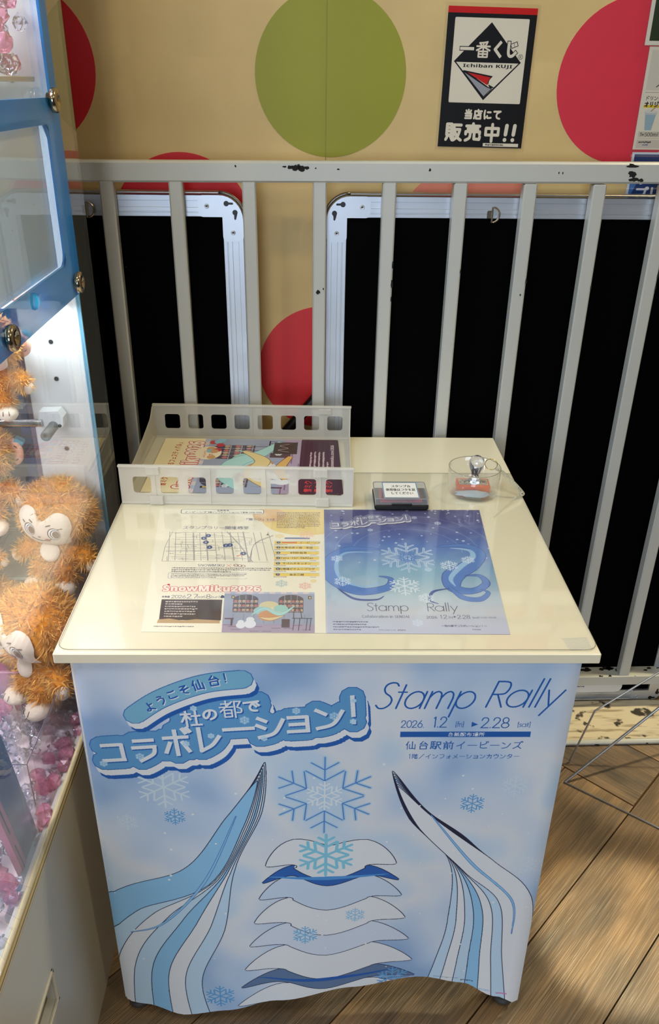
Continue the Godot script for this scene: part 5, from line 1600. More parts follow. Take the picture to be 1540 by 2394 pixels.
func stamp_things() -> void:
	# ink pad
	var t := thing("ink_pad", "black stamp ink pad with clear lid and paper note on the tabletop", "ink pad", Vector3(0.415, T + 0.0019, -0.3675))
	obj("base", boxed(Vector3(0, 0.0045, 0), Vector3(0.0795, 0.009, 0.059), 0.002), M.black, t)
	obj("hinge_lip", boxed(Vector3(0, 0.0095, 0.0285), Vector3(0.03, 0.003, 0.003), 0.0006), M.black, t)
	obj("pad", boxed(Vector3(0, 0.0095, 0), Vector3(0.062, 0.004, 0.042), 0.001), mat(Color(0.62, 0.05, 0.04), 0.8), t)
	var lid := mb()
	for b in [[Vector3(0, 0.0182, 0), Vector3(0.078, 0.0012, 0.0575)], [Vector3(0, 0.0135, 0.0285), Vector3(0.078, 0.009, 0.0012)], [Vector3(0, 0.0135, -0.0285), Vector3(0.078, 0.009, 0.0012)], [Vector3(0.0385, 0.0135, 0), Vector3(0.0012, 0.009, 0.0575)], [Vector3(-0.0385, 0.0135, 0), Vector3(0.0012, 0.009, 0.0575)]]:
		box(lid, b[0], b[1], 0.0003)
	obj("clear_lid", lid, pane(Color(0.92, 0.93, 0.95), 0.10, 0.03), t)
	var rim := mb()
	var path := []
	for v in round_rect(0.078, 0.0575, 0.004): path.append(Vector3(v.x, 0.0185, v.y))
	tube(rim, path, 0.0007, 6, true)
	obj("lid_rim", rim, mat(Color(0.55, 0.55, 0.56), 0.2), t)
	var p := Pic.new(512, 512, Vector2(52, 51), Color(0.90, 0.90, 0.89))
	for r in [[0, 0, 52, 1.2], [0, 49.8, 52, 1.2], [0, 0, 1.2, 51], [50.8, 0, 1.2, 51]]: p.rect(r[0], r[1], r[2], r[3], Color(0.25, 0.50, 0.68))
	kana(p, "スタンプ台", 13, 9, 5.6, 8, 0.9, Color(0.12, 0.12, 0.12), 5.9)
	kana(p, "使用後はフタを戻", 4.5, 20.5, 5.2, 8.4, 0.85, Color(0.12, 0.12, 0.12), 5.5)
	kana(p, "してください", 11, 32, 5.2, 8.4, 0.85, Color(0.12, 0.12, 0.12), 5.6)
	var note := mb()
	box(note, Vector3(0, 0.0190, 0), Vector3(0.0525, 0.0003, 0.0515))
	var no := obj("paper_note", note, mat(Color(0.9, 0.9, 0.89), 0.6), t)
	var f := mb()
	uvquad(f, Vector3(-0.026, 0.01925, 0.0255), Vector3(0.026, 0.01925, 0.0255), Vector3(0.026, 0.01925, -0.0255), Vector3(-0.026, 0.01925, -0.0255))
	obj("note_print", f, printed(p, 0.6), no)
	# clear round dish
	var cup := mb(true)
	lathe(cup, [Vector2(0, 0.0), Vector2(0.036, 0.0), Vector2(0.0378, 0.0012), Vector2(0.0388, 0.004), Vector2(0.0396, 0.0405), Vector2(0.0390, 0.0414), Vector2(0.0382, 0.0405), Vector2(0.0372, 0.005), Vector2(0.0355, 0.0034), Vector2(0, 0.0030)], 64)
	var c := obj("clear_dish", cup, pane(Color(0.95, 0.96, 0.95), 0.05, 0.02), null, Vector3(0.531, T + 0.0019, -0.404))
	tag(c, "round clear plastic dish holding the stamp at the back right of the tabletop", "dish")
	var cr := mb(true)
	var cpath := []
	for i in 48: cpath.append(Vector3(cos(TAU * i / 48) * 0.0390, 0.0412, sin(TAU * i / 48) * 0.0390))
	tube(cr, cpath, 0.0006, 6, true)
	obj("dish_rim", cr, mat(Color(0.62, 0.60, 0.50), 0.2), c)
	# blue grey scrap and the stamp in it
	var cloth := mb(true)
	ellipsoid(cloth, Vector3(0, 0, 0), Vector3(0.027, 0.0035, 0.010), Basis(Vector3.UP, -0.1), 24, 8, 0.35, 4)
	var cl := obj("paper_scrap", cloth, mat(Color(0.62, 0.68, 0.74), 0.7), null, Vector3(0.527, T + 0.0085, -0.3805))
	tag(cl, "crumpled pale blue grey paper scrap lying in the clear dish", "paper")
	var s := thing("rubber_stamp", "clear handled rubber stamp with an orange block standing in the dish", "stamp", Vector3(0.531, T + 0.006, -0.406), -0.06)
	var orange := StandardMaterial3D.new()
	orange.albedo_color = Color(0.90, 0.38, 0.14, 0.75)
	orange.transparency = BaseMaterial3D.TRANSPARENCY_ALPHA
	orange.roughness = 0.3
	obj("block", boxed(Vector3(0, 0.0052, 0), Vector3(0.050, 0.010, 0.028), 0.001), orange, s)
	obj("rubber", boxed(Vector3(0, 0.0, 0), Vector3(0.049, 0.002, 0.027), 0.0004), mat(Color(0.72, 0.20, 0.08), 0.7), s)
	var sp := Pic.new(256, 128, Vector2(44, 20), Color(0.72, 0.66, 0.56))
	rng.seed = 3
	for k in 26:
		var a := Vector2(rng.randf_range(2, 42), rng.randf_range(3, 17))
		sp.line(smooth(PackedVector2Array([a, a + Vector2(rng.randf_range(-4, 4), rng.randf_range(-4, 4)), a + Vector2(rng.randf_range(-6, 6), rng.randf_range(-3, 3))])), 0.9, Color(0.12, 0.11, 0.12))
	sp.rect(2, 3, 40, 0.8, Color(0.15, 0.14, 0.14))
	sp.rect(2, 17, 40, 0.8, Color(0.15, 0.14, 0.14))
	var sl := mb()
	uvquad(sl, Vector3(-0.022, 0.01035, 0.010), Vector3(0.022, 0.01035, 0.010), Vector3(0.022, 0.01035, -0.010), Vector3(-0.022, 0.01035, -0.010))
	obj("design_label", sl, printed(sp, 0.4), s)
	var h := mb(true)
	var tilt := Basis(Vector3.BACK, -0.02)
	lathe(h, [Vector2(0, 0.0105), Vector2(0.010, 0.0105), Vector2(0.0105, 0.0125), Vector2(0.0085, 0.0145), Vector2(0.0062, 0.0150), Vector2(0.0068, 0.0172), Vector2(0.0055, 0.0188), Vector2(0.0052, 0.0215), Vector2(0.0062, 0.024), Vector2(0.0085, 0.030), Vector2(0.0108, 0.0355), Vector2(0.0116, 0.041), Vector2(0.0110, 0.0465), Vector2(0.0088, 0.0505), Vector2(0.0045, 0.053), Vector2(0, 0.0535)], 28, Vector3(0.002, 0, -0.002), tilt)
	obj("handle", h, solid_glass(Color(0.96, 0.97, 1.0), 0.045, 0.02), s)
	var core := mb()
	for k in 9:
		box(core, Vector3(0.002 + sin(k * 2.2) * 0.0026, 0.0235 + k * 0.0009, -0.002 + cos(k * 2.2) * 0.0026), Vector3(0.0012, 0.009, 0.0012), 0.0002, Basis(Vector3(sin(k), 0.2, cos(k)).normalized(), 0.35))
	obj("dark_core", core, mat(Color(0.20, 0.20, 0.21), 0.3), s)
	# gold ring and clear coil cord
	var ringp := []
	for i in 28: ringp.append(Vector3(0.5555 + cos(TAU * i / 28) * 0.0088, T + 0.0467 + sin(TAU * i / 28) * 0.0088, -0.405 + cos(TAU * i / 28) * 0.003))
	var g := obj("key_ring", tubed(ringp, 0.0006, 8, true), mat(Color(0.72, 0.62, 0.36), 0.2, 1.0), null)
	tag(g, "thin gold split ring hooked through the clear stamp handle", "ring")
	var mid := [Vector3(0.5630, T + 0.0420, -0.402), Vector3(0.5700, T + 0.0385, -0.398), Vector3(0.5856, T + 0.0262, -0.391), Vector3(0.5960, T + 0.0165, -0.387), Vector3(0.6030, T + 0.0090, -0.384), Vector3(0.6040, T + 0.0052, -0.386)]
	var curve := Curve3D.new()
	for q in mid: curve.add_point(q)
	var coil := []
	var turns := 34
	for i in turns * 9 + 1:
		var fr := float(i) / (turns * 9)
		var at := curve.sample_baked(fr * curve.get_baked_length(), true)
		var dirv := (curve.sample_baked(minf(1, fr + 0.02) * curve.get_baked_length()) - curve.sample_baked(maxf(0, fr - 0.02) * curve.get_baked_length())).normalized()
		var sd := dirv.cross(Vector3.BACK).normalized()
		var up := dirv.cross(sd)
		var ang := TAU * i / 9.0
		coil.append(at + (sd * cos(ang) + up * sin(ang)) * 0.0026)
	for q in [Vector3(0.6010, T + 0.0032, -0.392), Vector3(0.5890, T + 0.0026, -0.376), Vector3(0.5747, T + 0.0026, -0.3557), Vector3(0.5600, T + 0.0026, -0.336), Vector3(0.5470, T + 0.0026, -0.319)]: coil.append(q)  # straight tail on the mat stands for the mirror image of the coil
	var cc := obj("coil_cord", tubed(coil, 0.0006, 5), mat(Color(0.80, 0.79, 0.70), 0.15), null)
	tag(cc, "clear spiral cord running from the stamp ring to the right table edge", "cord")

func wire_stand() -> void:
	var t := thing("wire_stand", "thin chrome wire stand legs on the wood floor right of the table", "stand", Vector3(0.784, 0.003, -0.4452))
	var o := t.position
	var chrome := mat(Color(0.70, 0.70, 0.70), 0.3, 0.65)
	var A := Vector3(0.784, 0.003, -0.4452)
	var add := func(called: String, pts: Array, r: float) -> void:
		var q := []
		for v in pts: q.append(v - o)
		obj(called, tubed(q, r, 10), chrome, t)
	var up := (Vector3(0.963, 0.1436, -0.5) - A)
	add.call("rising_rod", [A, A + up * 3.0], 0.0027)
	var fl := (Vector3(0.9286, 0.003, -0.3329) - A)
	add.call("floor_rod", [A + Vector3(-0.002, 0, -0.001), A + fl * 2.6], 0.0016)
	var P1 := Vector3(0.8379, 0.1361, -0.50)
	var P0 := Vector3(0.8231, 0.0697, -0.50)
	add.call("back_rod", [P1 + (P0 - P1) * 2.0, P1 + (P0 - P1) * 0.1, P1, P1 + (Vector3(0.9452, 0.2311, -0.5) - P1) * 0.1, P1 + (Vector3(0.9452, 0.2311, -0.5) - P1) * 2.6], 0.0019)

# ------------------------------------------------------------------ the claw machine at the left
func machine() -> void:
	var t := thing("claw_machine", "white claw machine with clear panes holding plush monkeys, left of the table", "machine")
	var wm := mat(Color(0.86, 0.85, 0.81), 0.32)
	var X := -0.025
	var y1 := 0.425
	# right side of the cabinet, with a slot left open
	var cab := obj("cabinet", boxed(Vector3(-0.44, 0.19, 0.12), Vector3(0.80, 0.38, 1.13)), wm, t)
	for b in [[0.0, y1 - 0.012, -0.445, 0.112], [0.0, 0.222, 0.112, 0.30], [0.272, y1 - 0.012, 0.112, 0.30], [0.0, y1 - 0.012, 0.30, 0.70]]:
		obj("side_panel", boxed(Vector3(X - 0.0075, (b[0] + b[1]) / 2, (b[2] + b[3]) / 2), Vector3(0.015, b[1] - b[0], b[3] - b[2])), wm, cab)
	obj("slot_back", boxed(Vector3(X - 0.0135, 0.247, 0.206), Vector3(0.003, 0.05, 0.188)), mat(Color(0.55, 0.52, 0.42), 0.8), cab)
	for b in [[Vector3(X, 0.2735, 0.206), Vector3(0.004, 0.005, 0.196)], [Vector3(X, 0.2205, 0.206), Vector3(0.004, 0.005, 0.196)], [Vector3(X, 0.247, 0.1105), Vector3(0.004, 0.058, 0.005)]]:
		obj("slot_frame", boxed(b[0], b[1], 0.001), mat(Color(0.88, 0.85, 0.76), 0.4), cab)
	# moulding along the top edge: two cream bands with a dark line
	for b in [[0.4265, 0.005, -0.0245, Color(0.86, 0.80, 0.60)], [0.4205, 0.0045, -0.0235, Color(0.80, 0.72, 0.52)], [0.4165, 0.0016, -0.0240, Color(0.35, 0.29, 0.20)], [0.4125, 0.005, -0.0240, Color(0.84, 0.80, 0.68)]]:
		obj("edge_moulding", boxed(Vector3(b[2] - 0.002, b[0], 0.12), Vector3(0.006, b[1], 1.13), 0.001), mat(b[3], 0.4), cab)
	obj("bed_plate", boxed(Vector3(-0.44, 0.384, 0.12), Vector3(0.80, 0.01, 1.12)), mat(Color(0.90, 0.84, 0.86), 0.4), t)
	# rear right post with peg holes
	var post := obj("rear_post", boxed(Vector3(-0.0675, 1.22, -0.368), Vector3(0.082, 1.6, 0.015), 0.0015), mat(Color(0.86, 0.87, 0.86), 0.35), t)
	for k in 18:
		var y := 0.4884 + k * 0.05195
		var st := mb(true)
		lathe(st, [Vector2(0.0030, 0.0), Vector2(0.0041, 0.0006), Vector2(0.0043, 0.0), Vector2(0.0041, -0.0002)], 16, Vector3(-0.068, y, -0.3604), Basis(Vector3.RIGHT, PI / 2))
		var e := obj("peg_eyelet", st, mat(Color(0.75, 0.77, 0.78), 0.3), post)
		var hs := mb()
		plate(hs, disc2(0.0031, 14), 0.0003, -0.0005, Transform3D(Basis(), Vector3(-0.068, y, -0.3603)))
		obj("peg_hole", hs, M.black, post)
	# back pane, dark plum, with a blue strip
	obj("back_panel", boxed(Vector3(-0.48, 1.22, -0.41), Vector3(0.74, 1.6, 0.01)), mat(Color(0.36, 0.24, 0.36), 0.3), t)
	obj("blue_strip", boxed(Vector3(-0.127, 0.75, -0.378), Vector3(0.014, 0.62, 0.012), 0.001), mat(Color(0.10, 0.22, 0.45), 0.3), t)
	obj("purple_strip", boxed(Vector3(-0.114, 0.75, -0.376), Vector3(0.010, 0.62, 0.010), 0.001), mat(Color(0.42, 0.32, 0.46), 0.3), t)
	# prize bar: chrome rod across, clamp and grey peg
	var chrome := mat(Color(0.75, 0.75, 0.78), 0.12, 1.0)
	obj("chrome_bar", tubed([Vector3(-0.80, 0.797, -0.335), Vector3(-0.088, 0.797, -0.335)], 0.0052, 16), chrome, t)
	obj("chrome_bar", tubed([Vector3(-0.80, 0.622, -0.352), Vector3(-0.090, 0.622, -0.352)], 0.0045, 16), chrome, t)
	var cl := mb()
	plate(cl, PackedVector2Array([Vector2(-0.016, 0.012), Vector2(0.010, 0.013), Vector2(0.016, 0.004), Vector2(0.015, -0.009), Vector2(0.009, -0.014), Vector2(0.004, -0.010), Vector2(-0.010, -0.009), Vector2(-0.017, 0.0)]), 0.010, -0.010, Transform3D(Basis(), Vector3(-0.076, 0.800, -0.348)))
	var clamp_ := obj("clamp", cl, mat(Color(0.88, 0.90, 0.90), 0.3), t)
	var scr := mb(true)
	lathe(scr, [Vector2(0.0025, 0.0), Vector2(0.0022, 0.001), Vector2(0, 0.001)], 12, Vector3(-0.0655, 0.792, -0.338), Basis(Vector3.RIGHT, PI / 2))
	obj("screw", scr, mat(Color(0.25, 0.27, 0.3), 0.3, 0.8), clamp_)
	var peg := mb(true)
	lathe(peg, [Vector2(0.0, 0.0), Vector2(0.0070, 0.0), Vector2(0.0070, 0.059), Vector2(0.0062, 0.060), Vector2(0.0022, 0.060), Vector2(0.0022, 0.057), Vector2(0, 0.057)], 24, Vector3(-0.0745, 0.7915, -0.360), Basis(Vector3.RIGHT, PI / 2))
	obj("grey_peg", peg, mat(Color(0.42, 0.43, 0.42), 0.45), t)
	obj("clamp", boxed(Vector3(-0.060, 0.600, -0.345), Vector3(0.022, 0.030, 0.026), 0.004), mat(Color(0.88, 0.90, 0.90), 0.3), t)
	# clear shelves
	var sh := pane(Color(0.86, 0.90, 0.90), 0.16, 0.05)
	for s in [[0.5475, -0.33], [0.642, -0.345], [0.816, -0.345]]:
		var b := obj("clear_shelf", boxed(Vector3(-0.28, s[0], (s[1] - 0.40) / 2), Vector3(0.33, 0.004, s[1] + 0.40), 0.0006), sh, t)
		obj("shelf_edge", boxed(Vector3(-0.28, s[0], s[1] + 0.0006), Vector3(0.33, 0.004, 0.001), 0.0002), mat(Color(0.62, 0.70, 0.68), 0.3), b)
	# side pane, its blue lit rear edge, the blue header sheet with a rounded window, chrome standoffs
	obj("side_pane", boxed(Vector3(X, 1.2275, 0.127), Vector3(0.004, 1.594, 1.142)), pane(Color(0.62, 0.64, 0.66), 0.10, 0.01), t)
	var cyan := mat(Color(0.20, 0.55, 0.80), 0.2)
	obj("pane_edge", boxed(Vector3(X + 0.0005, 1.2275, -0.3605), Vector3(0.0052, 1.594, 0.0022), 0.0004), mat(Color(0.42, 0.62, 0.72), 0.2), t)
	var blue := StandardMaterial3D.new()
	blue.albedo_color = Color(0.08, 0.52, 0.84, 0.70)
	blue.transparency = BaseMaterial3D.TRANSPARENCY_ALPHA
	blue.roughness = 0.28
	blue.cull_mode = BaseMaterial3D.CULL_DISABLED
	var hd := mb()
	holed_plate(hd, 0.86, 0.226, 0.003, [[0.052, 0.044, 0.44, 0.155]], 0.016)
	var head := obj("blue_header", hd, blue, t)
	head.transform = Transform3D(Basis(Vector3(0, 0, 1), Vector3(0, 1, 0), Vector3(-1, 0, 0)), Vector3(-0.0195, 0.972, -0.360))
	obj("blue_border", boxed(Vector3(-0.0195, 1.6, -0.347), Vector3(0.003, 0.804, 0.026)), blue, t)
	var frost := StandardMaterial3D.new()
	frost.albedo_color = Color(0.88, 0.92, 0.93, 0.9)
	frost.transparency = BaseMaterial3D.TRANSPARENCY_ALPHA
	frost.roughness = 0.4
	frost.backlight_enabled = true
	frost.backlight = Color(0.5, 0.55, 0.58)
	obj("frosted_window", boxed(Vector3(-0.0305, 1.094, -0.08), Vector3(0.002, 0.164, 0.46)), frost, t)
	for q in [[1.195, -0.3294], [0.9885, -0.3353], [0.9897, -0.0765]]:
		var k := mb(true)
		lathe(k, [Vector2(0.0, -0.004), Vector2(0.0085, -0.004), Vector2(0.0085, 0.0), Vector2(0.0128, 0.0005), Vector2(0.0134, 0.003), Vector2(0.0130, 0.0068), Vector2(0.0115, 0.008), Vector2(0.0065, 0.008), Vector2(0.0058, 0.0066), Vector2(0.0028, 0.0066), Vector2(0.0022, 0.005), Vector2(0.0, 0.005)], 28, Vector3(-0.0165, q[0], q[1]), Basis(Vector3.BACK, -PI / 2))
		obj("standoff", k, mat(Color(0.72, 0.66, 0.56), 0.16, 1.0), t)
	# ring indicator lamps
	for q in [[0.992, -0.218, -0.034], [1.195, -0.216, -0.06]]:
		var rp := []
		for i in 24: rp.append(Vector3(q[2], q[0] + sin(TAU * i / 24) * 0.0085, q[1] + cos(TAU * i / 24) * 0.0085))
		var em := StandardMaterial3D.new()
		em.albedo_color = Color(0.1, 0.5, 0.6)
		em.emission_enabled = true
		em.emission = Color(0.15, 0.75, 0.85)
		em.emission_energy_multiplier = 0.9
		obj("ring_lamp", tubed(rp, 0.0016, 8, true), em, t)
		var ol := OmniLight3D.new()
		ol.name = "ring_light"
		ol.position = Vector3(q[2] + 0.006, q[0], q[1])
		ol.light_color = Color(0.15, 0.75, 0.85)
		ol.light_energy = 0.002
		ol.light_size = 0.008
		ol.omni_range = 3.0
		ol.omni_attenuation = 2.0
		ol.shadow_enabled = true
		t.add_child(ol)
	# inner works above the window: dark control box, gem shelf
	obj("control_box", boxed(Vector3(-0.13, 1.185, -0.24), Vector3(0.12, 0.05, 0.14), 0.004), mat(Color(0.16, 0.18, 0.24), 0.5), t)
	var cb := obj("control_card", boxed(Vector3(-0.066, 1.165, -0.20), Vector3(0.004, 0.05, 0.03), 0.001), mat(Color(0.6, 0.62, 0.66), 0.5), t)
	obj("gem_shelf", boxed(Vector3(-0.17, 1.2165, -0.23), Vector3(0.26, 0.006, 0.25), 0.001), mat(Color(0.80, 0.74, 0.64), 0.4), t)
	# unseen LED bars placed to light the inside: one under the header, one over the bed at the front, one blue by the rear edge
	var led := func(at: Vector3, size: Vector2, c: Color, e: float, glow: float, b := Basis(Vector3.RIGHT, -PI / 2)) -> void:
		var m := StandardMaterial3D.new()
		m.emission_enabled = true
		m.emission = c
		m.emission_energy_multiplier = glow
		var o := obj("unseen_led_lamp", boxed(Vector3(0, 0, 0.004), Vector3(size.x, size.y, 0.006), 0.001), m, t, at)
		o.basis = b
		var l := AreaLight3D.new()
		l.name = "unseen_led_light"
		l.area_size = size
		l.light_color = c
		l.light_energy = e
		l.area_range = 6.0
		l.area_attenuation = 2.0
		l.shadow_enabled = true
		l.position.z = -0.003
		o.add_child(l)
	led.call(Vector3(-0.10, 0.958, -0.325), Vector2(0.12, 0.018), Color(0.92, 0.97, 1.0), 0.06, 2.0)
	led.call(Vector3(-0.30, 1.70, -0.02), Vector2(0.42, 0.30), Color(0.93, 0.95, 1.0), 0.8, 2.0)  # out of view, lights the machine from above
	led.call(Vector3(-0.30, 1.10, -0.06), Vector2(0.36, 0.12), Color(0.86, 0.95, 1.0), 0.15, 1.0, Basis(Vector3.UP, -PI / 2))  # unseen, placed to light the frosted window from behind
	led.call(Vector3(-0.22, 0.955, 0.06), Vector2(0.26, 0.12), Color(0.97, 0.95, 1.0), 0.25, 1.5)  # unseen, placed to brighten the gem bed and plushes
	led.call(Vector3(-0.060, 1.86, -0.30), Vector2(0.03, 0.03), Color(0.35, 0.75, 1.0), 0.4, 2.0)  # out of view, placed to tint the rear edge blue
	# chute: clear guard, blue sheet, pink slotted post
	var guard := pane(Color(0.95, 0.88, 0.95), 0.10, 0.02)
	var gl := mat(Color(0.34, 0.30, 0.40), 0.3)
	var ga := obj("chute_guard", boxed(Vector3(-0.060, 0.436, -0.115), Vector3(0.003, 0.092, 0.20)), guard, t)
	obj("guard_edge", tubed([Vector3(-0.06, 0.482, -0.215), Vector3(-0.06, 0.482, -0.015), Vector3(-0.06, 0.390, -0.015)], 0.0007, 6), gl, ga)
	var gb := obj("chute_guard", boxed(Vector3(-0.13, 0.436, -0.015), Vector3(0.137, 0.092, 0.003)), guard, t)
	obj("guard_edge", tubed([Vector3(-0.06, 0.482, -0.0145), Vector3(-0.20, 0.482, -0.0145)], 0.0007, 6), gl, gb)
	var gc := obj("chute_guard", boxed(Vector3(-0.188, 0.43, -0.2), Vector3(0.12, 0.09, 0.003)), guard, t)
	obj("guard_edge", tubed([Vector3(-0.25, 0.4746, -0.198), Vector3(-0.1274, 0.4746, -0.198), Vector3(-0.1274, 0.39, -0.198)], 0.0012, 6), mat(Color(0.78, 0.55, 0.68), 0.3), gc)
	var zy := Transform3D(Basis(Vector3(0, 0, 1), Vector3(0, 1, 0), Vector3(-1, 0, 0)), Vector3(-0.055, 0, 0))
	var bs := mb()
	plate(bs, PackedVector2Array([Vector2(0.0095, 0.388), Vector2(0.0545, 0.388), Vector2(0.102, 0.62), Vector2(0.058, 0.64)]), 0.003, -0.003, zy)
	obj("blue_sheet", bs, mat(Color(0.13, 0.20, 0.36), 0.22), t)
	var ps := mb()
	plate(ps, PackedVector2Array([Vector2(0.0550, 0.388), Vector2(0.069, 0.388), Vector2(0.118, 0.62), Vector2(0.1025, 0.62)]), 0.004, -0.004, zy)
	var pk := obj("pink_post", ps, mat(Color(0.78, 0.45, 0.55), 0.35), t)
	for k in 3:
		var sl := mb()
		plate(sl, PackedVector2Array([Vector2(0.064 + k * 0.0155, 0.398 + k * 0.075), Vector2(0.0655 + k * 0.0155, 0.398 + k * 0.075), Vector2(0.076 + k * 0.0155, 0.448 + k * 0.075), Vector2(0.0745 + k * 0.0155, 0.448 + k * 0.075)]), -0.0035, -0.0046, zy)
		obj("post_slot", sl, mat(Color(0.25, 0.16, 0.2), 0.6), pk)
	obj("floor_channel", boxed(Vector3(-0.044, 0.394, 0.07), Vector3(0.018, 0.012, 0.12), 0.001), mat(Color(0.62, 0.66, 0.72), 0.3, 0.5), t)

# a plush monkey: orange pile, white heart face, big ringed eyes, pink ears, white feet
func make_plush() -> Node3D:
	var t := thing("plush_monkey", "", "plush toy")
	var pile := mat(Color(0.86, 0.56, 0.16), 0.95, 0.0, 0.1)
	var white := StandardMaterial3D.new()
	white.albedo_color = Color(0.90, 0.84, 0.76)
	white.roughness = 0.95
	white.rim_enabled = true
	white.rim = 0.4
	var pink := StandardMaterial3D.new()
	pink.albedo_color = Color(0.90, 0.68, 0.56)
	pink.roughness = 0.95
	pink.rim_enabled = true
	pink.rim = 0.3
	var brown := mat(Color(0.24, 0.10, 0.07), 0.7)
	var hc := Vector3(0, 0.118, 0)
	var hr := Vector3(0.054, 0.044, 0.044)
	var blobs := [[hc, hr], [Vector3(0, 0.056, 0.0), Vector3(0.030, 0.034, 0.027)], [Vector3(-0.036, 0.062, 0.008), Vector3(0.016, 0.013, 0.013)], [Vector3(-0.048, 0.054, 0.012), Vector3(0.012, 0.012, 0.012)], [Vector3(0.036, 0.062, 0.008), Vector3(0.016, 0.013, 0.013)], [Vector3(0.050, 0.056, 0.010), Vector3(0.013, 0.013, 0.013)], [Vector3(-0.018, 0.028, 0.016), Vector3(0.015, 0.020, 0.016)], [Vector3(0.019, 0.028, 0.016), Vector3(0.015, 0.020, 0.016)], [Vector3(0.004, 0.160, -0.002), Vector3(0.022, 0.010, 0.014)]]
	# one continuous body: a smooth union on a grid, meshed as surface nets
	obj("body", nets(blobs, 0.0045, 0.010), pile, t)
	# pile of short strands
	var blade := mb()
	var bw := 0.00075
	quad(blade, Vector3(-bw, 0, 0), Vector3(bw, 0, 0), Vector3(bw * 0.8, 0.006, 0.0008), Vector3(-bw * 0.8, 0.006, 0.0008))
	tri(blade, Vector3(-bw * 0.8, 0.006, 0.0008), Vector3(bw * 0.8, 0.006, 0.0008), Vector3(0, 0.0125, 0.0034))
	blade.generate_normals()
	var bm := blade.commit()
	var fm := StandardMaterial3D.new()
	fm.vertex_color_use_as_albedo = true
	fm.roughness = 0.8
	fm.cull_mode = BaseMaterial3D.CULL_DISABLED
	fm.backlight_enabled = true
	fm.backlight = Color(0.18, 0.10, 0.03)
	var xf := []
	var cols := []
	rng.seed = 44
	var counts := [4200, 1500, 420, 380, 420, 380, 620, 620, 420]
	for b in blobs.size():
		for k in counts[b]:
			var d := Vector3(rng.randfn(), rng.randfn(), rng.randfn()).normalized()
			var pt: Vector3 = blobs[b][0] + d * blobs[b][1]
			if b == 0 and d.z > 0.25 and in_face((pt.x) / 0.040, (pt.y - 0.109) / 0.031, 1.04): continue
			if b == 1 and d.z > 0.3 and Vector2(pt.x, (pt.y - 0.066)).length() < 0.0135: continue
			var inside := false
			for o in blobs.size():
				if o != b and ((pt - blobs[o][0]) / blobs[o][1]).length() < 0.92: inside = true
			if inside: continue
			var n: Vector3 = (d / blobs[b][1]).normalized()
			var up := (n * 0.75 + Vector3(rng.randfn(), rng.randfn(), rng.randfn()) * 0.42 + Vector3(0, -0.15, 0.05)).normalized()
			var sd := up.cross(Vector3(rng.randfn(), rng.randfn(), rng.randfn())).normalized()
			var s := rng.randf_range(0.6, 1.25)
			xf.append(Transform3D(Basis(sd * s * 1.2, up * s, sd.cross(up) * s), pt - n * 0.001))
			var v := rng.randf_range(0.7, 1.3)
			cols.append(Color(0.78 * v, 0.41 * v, 0.085 * v))
	var mm := MultiMesh.new()
	mm.transform_format = MultiMesh.TRANSFORM_3D
	mm.use_colors = true
	mm.mesh = bm
	mm.instance_count = xf.size()
	for i in xf.size():
		mm.set_instance_transform(i, xf[i])
		mm.set_instance_color(i, cols[i])
	var fur := MultiMeshInstance3D.new()
	fur.name = "fur"
	fur.multimesh = mm
	fur.material_override = fm
	fur.set_meta("kind", "stuff")
	t.add_child(fur, true)
	# face and features lie on the head
	var fpoly := face_outline()
	var to := func(v: Vector2) -> Vector2: return Vector2(v.x * 0.040, 0.109 + v.y * 0.031)
	var fp := PackedVector2Array()
	for v in fpoly: fp.append(to.call(v))
	var face := obj("face", patch(fp, hc, hr, 0.0050, 10, 0.0022), white, t)
	for e in [[-0.44, -0.02, 1.0], [0.46, -0.14, 1.0]]:
		var c: Vector2 = to.call(Vector2(e[0], e[1]))
		var lay := [[0.0088, 0.0105, 0.0, brown], [0.0077, 0.0093, 0.0003, mat(Color(0.93, 0.93, 0.93), 0.7)], [0.0064, 0.0080, 0.0006, brown], [0.0056, 0.0070, 0.0009, mat(Color(0.93, 0.93, 0.93), 0.7)], [0.0048, 0.0062, 0.0012, mat(Color(0.38, 0.19, 0.14), 0.7)]]
		for i in lay.size():
			var sh := Vector2(0.0009 * i, 0.0)
			obj("eye", patch(disc_poly(c + sh, lay[i][0], lay[i][1]), hc, hr, 0.0078 + lay[i][2], 3), lay[i][3], face)
		var lash := [Vector2(-0.010, 0.013), Vector2(-0.0065, 0.0095)] if e[0] < 0 else [Vector2(0.0055, 0.0085), Vector2(0.0125, 0.0100)]
		obj("lash", on_head([c + lash[0], c + lash[1]], hc, hr, 0.0084, 0.0006), brown, face)
		var brow := [Vector2(0.001, 0.0155), Vector2(0.006, 0.0118)] if e[0] < 0 else [Vector2(-0.0095, 0.0125), Vector2(-0.003, 0.0148)]
		obj("brow", on_head([c + brow[0], c + brow[1]], hc, hr, 0.0080, 0.0008), brown, face)
	obj("nose", patch(disc_poly(to.call(Vector2(-0.08, -0.36)), 0.0021, 0.0012), hc, hr, 0.0084, 2), brown, face)
	var mo := []
	for i in 9:
		var u := i / 8.0
		mo.append(to.call(Vector2(lerpf(-0.42, 0.34, u), -0.36 - 0.22 * sin(PI * (0.15 + 0.75 * u)))))
	obj("mouth", on_head(mo, hc, hr, 0.0080, 0.0005), brown, face)
	obj("tongue", patch(disc_poly(to.call(Vector2(0.2, -0.5)), 0.0042, 0.0026), hc, hr, 0.0080, 3), mat(Color(0.72, 0.36, 0.36), 0.8), face)
